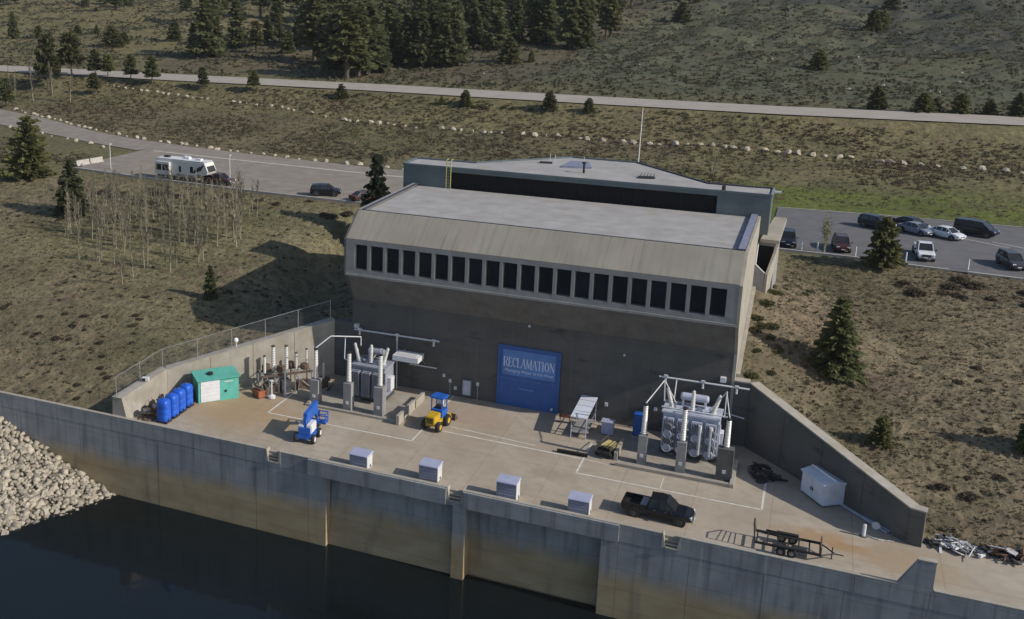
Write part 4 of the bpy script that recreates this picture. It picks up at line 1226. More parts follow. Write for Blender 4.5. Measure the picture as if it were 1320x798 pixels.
t = thing('pipe_bundle', 'bundle of pale pipes lying at the foot of the right wall', 'pipes', (0, 0, 0))
rnd = random.Random(4)
for k in range(5):
    o_ = .16 * k
    MB().tube((29.3 + o_ * .7, -8.4 + o_ * .7, .12 + .02 * k), (33.0 + o_ * .6 - .5 * (k % 2), -12.3 + o_ * .7 + .5 * (k % 2), .12 + .02 * k), .07, n=7).build('pipe', ('tank_blue', 'galv', 'lid_grey')[k % 3], t)
MB().lathe([(.1, -.06), (.32, -.06), (.32, .06), (.1, .06)], (32.2, -11.9, .34), 14, 'Y').build('flange', 'steel_white', t)
t = thing('white_post', 'short white bollard standing free near the right wall', 'bollard', (31.3, -13.5, 0))
MB().tube((0, 0, 0), (0, 0, .95), .14, n=10).build('shaft', 'white_paint', t); MB().lathe([(.14, 0), (.12, .08), (.02, .12)], (0, 0, .95), 10).build('cap', 'white_paint', t)
MB().lathe([(.05, 0), (.3, 0), (.3, .06), (.05, .07)], (0, 0, 0), 10).build('foot', 'concrete_dark', t)
t = thing('hose', 'pale hose curling over the shaded deck beside the white bollard', 'hose', (0, 0, 0))
MB().path([(31.5 + .22 * k, -13.2 - .25 * math.sin(k * .5) - .06 * k, .05) for k in range(10)], .045).build('hose_line', 'scrap_pale', t)
MB().tube((31.3, -13.2, .05), (31.55, -13.2, .05), .08).build('coupling', 'galv', t)

t = thing('flatbed_trailer', 'empty black utility trailer with raised ramp along the reservoir wall', 'trailer', (25.9, -18.35, 0), .0)
for y in (-.95, .95): MB().box(-2.4, y - .07, .55, 2.3, y + .07, .72).build('side_rail', 'black_metal', t)
for k in range(7): MB().box(-2.3 + k * .75, -.9, .56, -2.2 + k * .75, .9, .66).build('cross_member', 'black_metal', t)
for y in (-1.1, 1.1):
    fd = MB().box(-.9, y - .16, .78, .7, y + .16, .84).build('mudguard', 'black_metal', t)
    for x in (-.5, .3):
        w = MB().lathe([(.1, -.11), (.33, -.11), (.36, 0), (.33, .11), (.1, .11)], (x, y, .36), 14, 'Y').build('tyre', 'black_rubber', t)
        MB().lathe([(.02, -.12), (.18, -.12), (.18, .12), (.02, .12)], (x, y, .36), 10, 'Y').build('rim', 'rim', w)
rp = MB(); rp.path([(-2.4, -.9, .7), (-2.55, -.9, 2.1), (-2.55, .0, 2.1), (-2.55, .9, 1.5), (-2.4, .9, .7)], .05); rp.build('ramp_frame', 'black_metal', t)
for k in range(4): MB().tube((-2.42 - .03 * k, -.9, .9 + .26 * k), (-2.42 - .03 * k, .9, .9 + .2 * k), .03, n=5).build('ramp_bar', 'rust', t)
MB().path([(2.3, -.95, .62), (3.3, 0, .5), (2.3, .95, .62)], .06).build('drawbar', 'black_metal', t)
MB().box(2.25, -1.0, .7, 2.35, 1.0, 1.25).build('headboard', 'rust', t)
MB().tube((3.3, 0, .5), (3.9, 0, .48), .05).build('coupling', 'black_metal', t); MB().tube((3.1, 0, 0), (3.1, 0, 1.0), .045).build('jack', 'black_metal', t)
MB().box(-.9, .62, .67, .9, .86, .71).build('deck_board', 'black_metal', t)
t = thing('steel_channel', 'dark steel channel lying on the deck behind the utility trailer', 'beam', (25.4, -16.3, 0), -.03)
MB().box(-1.2, -.2, 0, 1.2, .2, .08).build('web', 'black_metal', t)
for y in (-.2, .2): MB().box(-1.2, y - .03, .08, 1.2, y + .03, .22).build('flange', 'black_metal', t)

# ------------------------------------------------------------------ blue boom lift
t = thing('boom_lift', 'blue and white boom lift parked with its boom folded on the deck', 'lift', (-16.5, -16.3, 0), math.radians(97))
MB().box(-1.15, -.75, .42, 1.15, .75, .78).build('chassis', 'blue_machine', t, bevel=.05)
for x in (-.85, .85):
    for y in (-.88, .88):
        w = MB().lathe([(.1, -.15), (.38, -.16), (.43, -.08), (.43, .08), (.38, .16), (.1, .15)], (x, y, .43), 16, 'Y').build('tyre', 'black_rubber', t)
        MB().lathe([(.02, -.17), (.24, -.17), (.2, 0), (.24, .17), (.02, .17)], (x, y, .43), 12, 'Y').build('rim', 'white_paint', w)
tt = MB().box(-.9, -.7, .85, .6, -.12, 1.7).build('turret_hood', 'white_paint', t, bevel=.08)
MB().box(-.9, .12, .85, .6, .7, 1.65).build('turret_hood', 'white_paint', t, bevel=.08)
MB().box(-1.05, -.6, .8, -.6, .6, 1.45).build('counterweight', 'blue_machine', t, bevel=.05)
MB().lathe([(.2, .76), (.55, .76), (.55, .86), (.2, .86)], (0, 0, 0), 14).build('slew_ring', 'black_metal', t)
bm_ = MB(); bm_.hexa([(-.7, -.2, 2.15), (2.5, -.2, 2.3), (2.5, .2, 2.3), (-.7, .2, 2.15)], [(-.7, -.2, 2.65), (2.5, -.2, 2.75), (2.5, .2, 2.75), (-.7, .2, 2.65)]); bm_.build('boom', 'blue_machine', t)
MB().hexa([(-.8, -.12, 1.5), (-.45, -.12, 1.4), (-.45, .12, 1.4), (-.8, .12, 1.5)], [(-.85, -.12, 2.4), (-.4, -.12, 2.3), (-.4, .12, 2.3), (-.85, .12, 2.4)]).build('riser', 'blue_machine', t)
MB().hexa([(1.9, -.14, 1.9), (2.7, -.14, 1.0), (2.7, .14, 1.0), (1.9, .14, 1.9)], [(2.4, -.14, 2.35), (3.1, -.14, 1.3), (3.1, .14, 1.3), (2.4, .14, 2.35)]).build('jib', 'blue_machine', t)
bk = MB().box(2.7, -.9, .45, 3.5, .9, .6).build('basket_floor', 'blue_machine', t)
br_ = MB()
for z in (.9, 1.4): br_.path([(2.7, -.9, z), (3.5, -.9, z), (3.5, .9, z), (2.7, .9, z), (2.7, -.9, z)], .06)
for x in (2.7, 3.5):
    for y in (-.9, 0, .9): br_.tube((x, y, .5), (x, y, 1.5), .05, n=5)
br_.build('basket_rail', 'blue_machine', bk)
MB().cbox((2.8, 0, 1.4), (.25, .5, .3)).build('control_panel', 'black_metal', bk)

MB().hexa([(-.5, -.16, 1.75), (2.0, -.16, 1.7), (2.0, .16, 1.7), (-.5, .16, 1.75)], [(-.5, -.16, 2.1), (2.1, -.16, 2.2), (2.1, .16, 2.2), (-.5, .16, 2.1)]).build('lower_boom', 'blue_machine', t)
t.scale = (.98, .98, 1.08)

# ------------------------------------------------------------------ yellow loader with blue cab
t = thing('loader', 'small yellow wheel loader with a blue canopy beside the left bay', 'loader', (-6.45, -8.3, 0), math.radians(-97))
MB().box(-1.1, -.5, .55, 1.35, .5, 1.0).build('chassis', 'yellow_machine', t, bevel=.05)
MB().hexa([(.2, -.55, 1.0), (1.5, -.5, .8), (1.5, .5, .8), (.2, .55, 1.0)], [(.2, -.55, 1.7), (1.45, -.45, 1.5), (1.45, .45, 1.5), (.2, .55, 1.7)]).build('hood', 'yellow_machine', t, bevel=.06)
for k in range(4): MB().box(1.5, -.36, .88 + k * .15, 1.53, .36, .95 + k * .15).build('grille_bar', 'black_metal', t)
for x, r in ((1.0, .5), (-.85, .58)):
    for y in (-.75, .75):
        w = MB().lathe([(.1, -.18), (r * .9, -.2), (r, -.12), (r, .12), (r * .9, .2), (.1, .18)], (x, y, r), 18, 'Y').build('tyre', 'black_rubber', t)
        MB().lathe([(.02, -.21), (r * .5, -.21), (r * .42, 0), (r * .5, .21), (.02, .21)], (x, y, r), 12, 'Y').build('rim', 'yellow_machine', w)
MB().box(-1.15, -.62, 1.0, .15, .62, 1.75).build('cab_base', 'blue_machine', t, bevel=.05)
for x in (-1.05, .05):
    for y in (-.55, .55): MB().tube((x, y, 1.75), (x, y, 2.95), .06, n=6).build('cab_post', 'blue_machine', t)
MB().box(-1.2, -.72, 2.95, .2, .72, 3.1).build('canopy', 'blue_machine', t, bevel=.04)
MB().box(-.8, -.3, 1.75, -.3, .3, 2.1).build('seat', 'black_metal', t); MB().box(-.9, -.3, 2.0, -.75, .3, 2.6).build('seat_back', 'steel_white', t)
for y in (-.5, .5): MB().path([(-1.1, y, 1.2), (-2.0, y, .7), (-2.3, y, .25)], .09).build('lift_arm', 'yellow_machine', t)
MB().yprof([(-2.2, .05), (-2.3, .7), (-2.75, .3), (-2.95, .02), (-2.3, .0)], -.95, .95).build('bucket', 'rust', t)

# ------------------------------------------------------------------ vehicles
def ring8(x, hw, zb, zt, top=.88):
    return [(x, -hw * .93, zb), (x, -hw, zb + .14), (x, -hw, zt - .16), (x, -hw * top, zt), (x, hw * top, zt), (x, hw, zt - .16), (x, hw, zb + .14), (x, hw * .93, zb)]

def wheels(t, xs, hw, r=.36, w=.13):
    for x in xs:
        for s in (-1, 1):
            MB().lathe([(.05, -w - .02), (r + .09, -w - .02), (r + .09, w - .035), (.05, w - .035)], (x, s * (hw - w + .02), r + .02), 18, 'Y').build('wheel_arch', 'black_metal', t)
            tt = MB().lathe([(.05, -w), (r * .92, -w), (r, -w * .5), (r, w * .5), (r * .92, w), (.05, w)], (x, s * (hw - w + .03), r), 18, 'Y').build('tyre', 'black_rubber', t)
            MB().lathe([(.02, -w - .01), (r * .62, -w - .01), (r * .56, -w + .03), (r * .56, w - .03), (r * .62, w + .012), (.02, w + .012)], (x, s * (hw - w + .03), r), 12, 'Y').build('rim', 'rim', tt)

def cabin(t, st, paint, parent_m='car_glass', roof_k=.03):
    """greenhouse from stations (x, base halfwidth, top halfwidth, zbase, ztop)"""
    rings = [[(x, -b, zb), (x, -tp, zt), (x, tp, zt), (x, b, zb)] for x, b, tp, zb, zt in st]
    g = MB().loft(rings).build('glasshouse', parent_m, t)
    top = [s for s in st if s[4] > st[0][4] + .2 or s[4] > st[-1][4] + .2]
    r = MB().loft([[(x, -tp * 1.01, zt - .03), (x, -tp * .93, zt + .035), (x, tp * .93, zt + .035), (x, tp * 1.01, zt - .03)] for x, b, tp, zb, zt in top])
    r.build('roof', paint, t)
    pl = []
    for i in range(len(st) - 1):
        pass
    for s in (-1, 1):
        for i in range(len(st)):
            x, b, tp, zb, zt = st[i]
            if zt - zb < .15: continue
            MB().tube((x, s * (b + .005), zb), (x, s * (tp + .012), zt), .045, n=5).build('pillar', paint, t)
        for i in (0, len(st) - 2):
            x, b, tp, zb, zt = st[i]; x2, b2, tp2, zb2, zt2 = st[i + 1]
            MB().tube((x, s * (tp + .005), zt), (x2, s * (tp2 + .008), zt2), .05, n=5).build('pillar', paint, t)
    return g

def car(label, paint, kind, loc, rz, group=None, lights=True):
    nm = {'sedan': 'parked_car', 'suv': 'parked_suv', 'van': 'parked_van'}[kind]
    t = thing(nm, label, 'car', loc, rz, group)
    if kind == 'sedan':
        hw = .9
        MB().loft([ring8(-2.35, .74, .42, .86), ring8(-2.2, .86, .3, .98), ring8(-1.5, .9, .24, 1.0), ring8(0, .91, .22, .96), ring8(1.0, .9, .24, .96), ring8(1.9, .87, .28, .84), ring8(2.25, .78, .34, .72), ring8(2.35, .64, .42, .62)]).build('body', paint, t, smooth=False)
        cabin(t, [(-1.75, .74, .70, .98, 1.0), (-1.0, .78, .60, .97, 1.4), (-.2, .79, .62, .96, 1.46), (.45, .79, .60, .95, 1.42), (1.25, .76, .72, .93, .95)], paint)
        wheels(t, (-1.4, 1.42), hw, .33); fx, rx, lz = 2.28, -2.33, .66
    elif kind == 'suv':
        hw = .95
        MB().loft([ring8(-2.35, .82, .5, 1.0), ring8(-2.25, .92, .36, 1.1), ring8(-1.2, .95, .32, 1.12), ring8(.3, .95, .3, 1.1), ring8(1.1, .94, .32, 1.1), ring8(1.95, .91, .36, 1.0), ring8(2.28, .84, .42, .9), ring8(2.38, .7, .5, .78)]).build('body', paint, t)
        cabin(t, [(-2.28, .8, .74, 1.08, 1.14), (-2.05, .82, .66, 1.09, 1.68), (-.8, .83, .68, 1.1, 1.76), (.35, .83, .66, 1.09, 1.72), (1.2, .8, .74, 1.07, 1.12)], paint)
        wheels(t, (-1.4, 1.45), hw, .38); fx, rx, lz = 2.3, -2.35, .82
    else:
        hw = 1.0
        MB().loft([ring8(-2.6, .9, .5, 1.15), ring8(-2.5, .98, .36, 1.25), ring8(-1.0, 1.0, .32, 1.25), ring8(1.0, 1.0, .3, 1.22), ring8(1.7, .98, .34, 1.15), ring8(2.35, .92, .38, 1.0), ring8(2.55, .78, .5, .85)]).build('body', paint, t)
        cabin(t, [(-2.55, .9, .86, 1.22, 1.3), (-2.45, .92, .78, 1.24, 1.92), (-.8, .92, .8, 1.24, 2.0), (.8, .92, .78, 1.22, 1.95), (1.75, .88, .82, 1.14, 1.2)], paint)
        wheels(t, (-1.6, 1.6), hw, .4); fx, rx, lz = 2.42, -2.58, .88
    for s in (-1, 1):
        MB().cbox((fx - .02, s * hw * .62, lz), (.14, .34, .15)).build('headlight', 'headlamp', t)
        MB().cbox((rx + .06, s * hw * .78, lz + .18), (.1, .2, .26)).build('taillight', 'tail_lamp', t)
        MB().cbox((.95, s * (hw + .09), lz + .36), (.12, .2, .14)).build('mirror', paint, t)
    MB().cbox((fx + .02, 0, lz - .1), (.1, hw * .9, .16)).build('grille', 'black_metal', t)
    MB().cbox((fx + .05, 0, lz - .28), (.08, .45, .11)).build('number_plate', 'white_paint', t)
    return t

def pickup(label, paint, loc, rz, group=None, bed=None, scale=1., name='pickup_truck'):
    t = thing(name, label, 'pickup', loc, rz, group)
    hw = 1.0
    MB().loft([ring8(-.75, .97, .5, 1.14), ring8(0, 1.0, .46, 1.16), ring8(1.1, 1.0, .46, 1.16), ring8(1.35, .99, .46, 1.16), ring8(2.3, .97, .48, 1.1), ring8(2.72, .92, .5, 1.02), ring8(2.86, .84, .56, .92)]).build('body', paint, t)
    cabin(t, [(-.72, .88, .8, 1.14, 1.2), (-.6, .88, .74, 1.14, 1.84), (.2, .88, .75, 1.14, 1.9), (.75, .88, .73, 1.14, 1.86), (1.5, .86, .8, 1.13, 1.17)], paint)
    for s in (-1, 1):
        MB().hexa([(-2.85, s * .94, .55), (-.78, s * .97, .5), (-.78, s * .86, .5), (-2.85, s * .84, .55)], [(-2.85, s * .96, 1.18), (-.78, s * .98, 1.18), (-.78, s * .88, 1.18), (-2.85, s * .86, 1.18)]).build('bed_side', paint, t)
        MB().box(-2.85, s * .97 - .06 * (s > 0) - .04 * (s < 0) * 0, 1.181, -.78, s * .97 + .06 * (s < 0), 1.21).build('bed_rail', 'black_metal', t)
    MB().box(-2.9, -.93, .55, -2.8, .93, 1.17).build('tailgate', paint, t)
    MB().box(-2.8, -.84, .68, -.78, .84, .74).build('bed_floor', 'black_metal', t)
    MB().box(-2.98, -.85, .48, -2.88, .85, .62).build('rear_bumper', 'rim', t)
    MB().box(2.84, -.9, .48, 2.96, .9, .64).build('front_bumper', 'rim', t)
    MB().box(2.84, -.5, .68, 2.9, .5, .95).build('grille', 'black_metal', t)
    MB().cbox((2.99, -.1, .6), (.03, .42, .14)).build('number_plate', 'white_paint', t)
    for s in (-1, 1):
        MB().cbox((2.78, s * .76, .86), (.2, .26, .2)).build('headlight', 'headlamp', t)
        MB().cbox((-2.89, s * .86, .98), (.06, .14, .3)).build('taillight', 'tail_lamp', t)
        MB().cbox((1.2, s * 1.12, 1.22), (.12, .22, .2)).build('mirror', 'black_metal', t)
        for x in (-.15, .75): MB().cbox((x, s * 1.005, 1.02), (.16, .03, .04)).build('door_handle', 'rim', t)
        MB().box(-.55, s * .99 - .02, .43, 1.3, s * .99 + .02, .48).build('side_step', 'black_metal', t)
    MB().path([(-1.1, 0, 1.9), (-1.1, 0, 2.0)], .02).build('antenna', 'black_metal', t)
    wheels(t, (-1.85, 1.92), hw, .41, .15)
    if bed: MB().cbox((-1.1, 0, .98), (.55, 1.5, .5)).build('tool_box', bed, t, bevel=.03)
    if scale != 1: t.scale = (scale,) * 3
    return t

pickup('black pickup truck with a silver toolbox parked beside the reservoir wall', 'paint_black', (15.95, -17.3, 0), -.03, None, 'galv', .97)
gF, gB = 'vehicles in the front row of the right car park', 'vehicles in the back row of the right car park'
PI = math.pi
car('dark car parked nose out right beside the concrete stair', 'paint_navy', 'suv', (22.3, 43.0, 10), -PI / 2 + .06, gF)
car('maroon brown suv in the front row left of the bushy pine', 'paint_maroon', 'suv', (28.5, 43.2, 10), -PI / 2 + .1, gF)
pickup('white pickup truck in the front row facing the hillside', 'paint_white', (37.7, 43.8, 10), -PI / 2 + .05, gF, None, 1.0)
car('dark grey suv in the front row at the right frame edge', 'paint_grey', 'suv', (46.9, 43.3, 10), -PI / 2 + .25, gF)
car('dark car half hidden by the bushy pine in the back row', 'paint_navy', 'suv', (32.9, 58.3, 10), -.6, gB)
car('dark hatchback behind the silver grey sedan in the back row', 'paint_black', 'sedan', (37.2, 60.8, 10), -.7, gB)
car('silver grey sedan next to the white car in the back row', 'paint_silver', 'sedan', (37.6, 57.3, 10), -.72, gB)
car('bright white car in the middle of the right car park', 'paint_white', 'sedan', (41.1, 56.4, 10), -.72, gB)
car('large black van in the back row of the right car park', 'paint_black', 'van', (44.9, 59.9, 10), -.45, gB)
car('black suv parked alone near the kerb of the left car park', 'paint_black', 'suv', (-43.2, 43.6, 10.05), .35)
car('maroon car half hidden by the spruce beside the powerhouse', 'paint_maroon', 'sedan', (-36.6, 43.0, 10.05), 1.1)

# fifth wheel camper and its tow truck
t = thing('camper_trailer', 'white fifth wheel camper trailer parked along the left car park kerb', 'camper', (-68.6, 44.1, 10.05), -.07)
MB().yprof([(-5.0, .75), (2.6, .75), (2.9, 1.45), (5.0, 1.5), (5.25, 2.0), (4.6, 3.35), (-4.9, 3.45), (-5.05, 3.2)], -1.22, 1.22).build('shell', 'paint_cream', t, bevel=.04)
MB().box(-4.85, -1.15, 3.46, 4.5, 1.15, 3.52).build('roof', 'white_paint', t)
so_ = MB().box(-4.7, -1.75, .95, -2.0, -1.23, 3.0).build('slide_out', 'paint_cream', t)
for x in (-4.1, -2.75): MB().box(x - .55, -1.78, 1.65, x + .55, -1.752, 2.6).build('window', 'car_glass', so_)
for x, w, z0, z1 in ((-1.35, .28, 1.0, 2.6), (-.2, .2, 1.5, 2.5), (2.1, .3, 1.6, 2.6), (1.0, .0, 0, 0)):
    if w: MB().box(x - w, -1.26, z0, x + w, -1.225, z1).build('window' if z0 > 1.2 else 'door', 'car_glass' if z0 > 1.2 else 'paint_cream', t)
MB().box(-4.8, -1.24, .8, 2.6, -1.222, 1.2).build('skirt_stripe', 'rim', t)
for k in range(3): MB().hexa([(2.3 + k * .55, -1.25, 1.6 + k * .2), (2.75 + k * .55, -1.25, 1.6 + k * .2), (2.75 + k * .55, -1.223, 1.6 + k * .2), (2.3 + k * .55, -1.223, 1.6 + k * .2)], [(3.0 + k * .6, -1.25, 2.5 + k * .25), (3.35 + k * .6, -1.25, 2.5 + k * .25), (3.35 + k * .6, -1.223, 2.5 + k * .25), (3.0 + k * .6, -1.223, 2.5 + k * .25)]).build('swoosh', 'black_metal', t)
MB().hexa([(5.0, -1.0, 1.6), (5.3, -1.0, 2.05), (5.3, 1.0, 2.05), (5.0, 1.0, 1.6)], [(5.02, -1.0, 1.8), (4.75, -1.0, 3.0), (4.75, 1.0, 3.0), (5.02, 1.0, 1.8)]).build('front_cap', 'black_metal', t)
for x in (-1.9, -1.0):
    for s in (-1, 1):
        w = MB().lathe([(.05, -.12), (.35, -.12), (.38, 0), (.35, .12), (.05, .12)], (x, s * 1.05, .38), 16, 'Y').build('tyre', 'black_rubber', t)
        MB().lathe([(.02, -.14), (.2, -.14), (.2, .14), (.02, .14)], (x, s * 1.05, .38), 10, 'Y').build('rim', 'rim', w)
MB().box(-4.9, -1.1, .55, 2.4, 1.1, .75).build('chassis', 'black_metal', t)
for s in (-1, 1): MB().box(2.3, s * .9 - .06, 0, 2.42, s * .9 + .06, .8).build('landing_leg', 'black_metal', t)
for x, y in ((-3.6, 0), (.4, .2), (2.8, 0)): MB().cbox((x, y, 3.66), (.9, .7, .28)).build('roof_unit', 'white_paint' if x > 0 else 'black_metal', t)
for x in (-.3, .3): MB().lathe([(.04, 0), (.28, .1), (.3, .3), (.04, .4)], (x, .6, 3.55), 8).build('dish', 'steel_white', t)
pickup('dark tow truck coupled to the camper trailer in the left car park', 'paint_maroon', (-62.2, 43.7, 10.05), -.03, None, None, .95)

# lamp posts, bollards, concrete barriers
for x, y, lab in ((-85.5, 46.9, 'slim pale lamp post near the white barriers on the left'), (-61.8, 46.6, 'slim pale lamp post behind the tow truck')):
    t = thing('lamp_post', lab, 'lamp post', (x, y, 10.05))
    MB().tube((0, 0, 0), (0, 0, 4.2), .07, .05, 8).build('post', 'steel_white', t); MB().box(-.12, -.12, 4.2, .12, .35, 4.32).build('lamp_head', 'steel_white', t); MB().lathe([(.05, 0), (.2, 0), (.18, .25), (.08, .3)], (0, 0, 0), 8).build('base', 'concrete', t)
for k, (x, y) in enumerate(((24.0, 40.6), (25.8, 40.5), (30.1, 40.2), (35.6, 40.0), (42.1, 39.5))):
    t = thing('parking_post', ('first white post right of the stair side dark car', 'second white post, between the dark car and the maroon suv', 'white post just right of the maroon suv', 'white post just left of the white pickup', 'white post between the white pickup and the right edge suv')[k], 'post', (x, y, 10.0), 0, 'white posts along the right car park kerb')
    MB().tube((0, 0, 0), (0, 0, 1.15), .09, n=8).build('shaft', 'white_paint', t); MB().lathe([(.09, 0), (.08, .05), (.01, .1)], (0, 0, 1.15), 8).build('cap', 'white_paint', t)
for k, (x, y) in enumerate(((-92.2, 47.9), (-91.6, 50.9))):
    t = thing('concrete_barrier', ('white concrete barrier nearest the left car park kerb', 'white concrete barrier farther from the left car park kerb')[k], 'barrier', (x, y, 10.0), math.radians(78), 'white concrete barriers')
    MB().xprof([(-.4, 0), (-.4, .15), (-.15, .4), (-.1, .95), (.1, .95), (.15, .4), (.4, .15), (.4, 0)], -1.4, 1.4).build('barrier_body', 'kerb', t)
    for x_ in (-.8, .8): MB().box(x_ - .2, -.41, .0, x_ + .2, .41, .08).build('slot', 'black_metal', t)
# fittings on the left wall
t = thing('dome_lamp', 'small white dome lamp standing on the left retaining wall', 'lamp', (-29.4, -7.4, 4.2))
MB().tube((0, 0, 0), (0, 0, .7), .06).build('stem', 'steel_white', t); MB().lathe([(.03, .6), (.2, .68), (.27, .88), (.2, 1.08), (.03, 1.15)], (0, 0, 0), 12).build('globe', 'headlamp', t)
t = thing('floodlight', 'small box floodlight on the front part of the left retaining wall', 'lamp', (-34.8, -16.3, 2.6), .3)
MB().box(-.35, -.2, .15, .35, .2, .5).build('housing', 'white_paint', t); MB().box(-.3, -.24, .18, .05, -.205, .46).build('lens', 'black_metal', t); MB().tube((0, 0, 0), (0, 0, .2), .06).build('stem', 'galv', t)

# ------------------------------------------------------------------ boulders
PHI = (1 + 5 ** .5) / 2
ICO_V = [Vector(v).normalized() for v in ((-1, PHI, 0), (1, PHI, 0), (-1, -PHI, 0), (1, -PHI, 0), (0, -1, PHI), (0, 1, PHI), (0, -1, -PHI), (0, 1, -PHI), (PHI, 0, -1), (PHI, 0, 1), (-PHI, 0, -1), (-PHI, 0, 1))]
ICO_F = [(0, 11, 5), (0, 5, 1), (0, 1, 7), (0, 7, 10), (0, 10, 11), (1, 5, 9), (5, 11, 4), (11, 10, 2), (10, 7, 6), (7, 1, 8), (3, 9, 4), (3, 4, 2), (3, 2, 6), (3, 6, 8), (3, 8, 9), (4, 9, 5), (2, 4, 11), (6, 2, 10), (8, 6, 7), (9, 8, 1)]
def stone_mesh(name, m, seed):
    r = random.Random(seed)
    b = MB(); b.add([v * r.uniform(.6, 1.25) for v in ICO_V], ICO_F)
    me = bpy.data.meshes.new(name); me.from_pydata(b.v, [], b.f)
    bm = bmesh.new(); bm.from_mesh(me)
    bmesh.ops.subdivide_edges(bm, edges=bm.edges, cuts=1, use_grid_fill=True)
    for v in bm.verts: v.co += Vector((r.uniform(-.07, .07), r.uniform(-.07, .07), r.uniform(-.07, .07)))
    bm.to_mesh(me); bm.free()
    me.materials.append(M_(m)); return me
BM = [stone_mesh('boulder', 'boulder_pale', k) for k in range(6)]
def boulder(x, y, s, label, group, rnd):
    o = bpy.data.objects.new('boulder', rnd.choice(BM)); COL.objects.link(o)
    o.location = (x, y, H2(x, y) + bumps(x, y) + s * .25)
    o.scale = (s * rnd.uniform(.9, 1.3), s * rnd.uniform(.8, 1.1), s * rnd.uniform(.65, .9)); o.rotation_euler = (0, 0, rnd.uniform(0, 6.3))
    tag(o, label, 'boulder', group)
def along(pl, step, rnd, jit):
    out = []
    for a, c in zip(pl, pl[1:]):
        L = math.hypot(c[0] - a[0], c[1] - a[1]); n = max(1, int(L / step))
        for k in range(n):
            if rnd.random() < .1: continue
            t_ = (k + rnd.uniform(-.25, .25)) / n
            out.append((a[0] + (c[0] - a[0]) * t_ + rnd.uniform(-jit, jit) * .3, a[1] + (c[1] - a[1]) * t_ + rnd.uniform(-jit, jit)))
    return out
rnd = random.Random(21)
for x, y in along([(-139, 117.6), (-119, 116), (-88, 113.3), (-68, 108), (-34, 107), (-10, 107), (10.6, 108.6), (30, 107.6), (54, 106), (70, 106)], 2.1, rnd, .3):
    boulder(x, y, rnd.uniform(.3, .7) * (1.15 if x > -75 else .85), 'pale boulder in the long row crossing the field below the upper road', 'boulder row in the field', rnd)
for x, y in along([(-150, 95), (-134, 89.6), (-115, 82), (-102.4, 77.8), (-85.6, 74.5), (-67.3, 72), (-46.4, 70.4), (-28, 69.8)], 2.4, rnd, .4):
    boulder(x, y, rnd.uniform(.35, .7), 'pale boulder edging the far side of the left access road', 'boulders on the far side of the access road', rnd)
for x, y in along([(-139, 78.6), (-122, 73.4), (-106, 67.8), (-94.5, 63.5)], 3.4, rnd, .4):
    boulder(x, y, rnd.uniform(.35, .6), 'pale boulder edging the near side of the left access road', 'boulders on the near side of the access road', rnd)
for k in range(34):
    x, y = rnd.uniform(-90, 60), rnd.uniform(150, 330)
    boulder(x, y, rnd.uniform(.2, .55), 'pale rock scattered on the sage slope above the upper road', 'rocks on the far slope', rnd)

# ------------------------------------------------------------------ riprap bank at the left
def bank_z(x, y): return -8.4 + .40 * (-35.3 - x) + .19 * (y + 20.6)
b = MB(); nx_, ny_ = 24, 20
for i in range(nx_ + 1):
    for j in range(ny_ + 1):
        x, y = -36 - i * 1.6, -20.65 - j * 2.0
        b.v.append((x, y, min(bank_z(x, y) - .2, .1)))
for i in range(nx_):
    for j in range(ny_):
        a = i * (ny_ + 1) + j; b.f.append((a, a + 1, a + ny_ + 2, a + ny_ + 1))
tag(b.build('riprap_bank', 'riprap_bed', fix=False), kind='structure')
rnd = random.Random(8)
big, V, F = [], [], []
RM = [stone_mesh('riprap_stone', 'riprap', 40 + k) for k in range(6)]
x = -35.9
pts = []
while x > -58:
    y = -20.9
    while y > -42:
        px, py = x + rnd.uniform(-.22, .22), y + rnd.uniform(-.22, .22)
        z = bank_z(px, py)
        if -8.9 < z < .3: pts.append((px, py, z, rnd.uniform(.2, .42) if rnd.random() < .9 else rnd.uniform(.42, .8)))
        y -= .34
    x -= .34
pts.sort(key=lambda p: -p[3])
camv = mw.translation
for k, (px, py, z, s) in enumerate(pts):
    vis = px > -52 and py > -36
    if vis and s > .66 and len(big) < 90:
        big.append(1)
        o = bpy.data.objects.new('riprap_stone', rnd.choice(RM)); COL.objects.link(o)
        o.location = (px, py, z + s * .1); o.scale = (s * .8, s * .65, s * .5); o.rotation_euler = (rnd.uniform(-.6, .6), rnd.uniform(-.6, .6), rnd.uniform(0, 6.3))
        tag(o, 'large pale stone among the rubble bank at the left waterline', 'stone', 'largest stones of the rubble bank')
        continue
    R = Matrix.Rotation(rnd.uniform(0, 6.3), 3, 'Z') @ Matrix.Rotation(rnd.uniform(-.9, .9), 3, 'X') @ Matrix.Rotation(rnd.uniform(-.7, .7), 3, 'Y')
    sc = Vector((s * rnd.uniform(.75, 1.15), s * rnd.uniform(.6, .85), s * rnd.uniform(.4, .6)))
    n0 = len(V)
    for cx in (-1, 1):
        for cy in (-1, 1):
            for cz in (-1, 1):
                w = R @ Vector((cx * sc.x * rnd.uniform(.45, 1.05), cy * sc.y * rnd.uniform(.45, 1.05), cz * sc.z * rnd.uniform(.5, 1.05)))
                V.append((px + w.x, py + w.y, z + w.z))
    F += [tuple(i + n0 for i in f) for f in ((0, 1, 3), (0, 3, 2), (4, 6, 7), (4, 7, 5), (0, 4, 5), (0, 5, 1), (2, 3, 7), (2, 7, 6), (0, 2, 6), (0, 6, 4), (1, 5, 7), (1, 7, 3))]
o = np_mesh('riprap_rubble', np.array(V), np.array(F), 'riprap')
tag(o, 'bank of broken pale stones sloping into the water at the left', 'stones', kind='stuff')

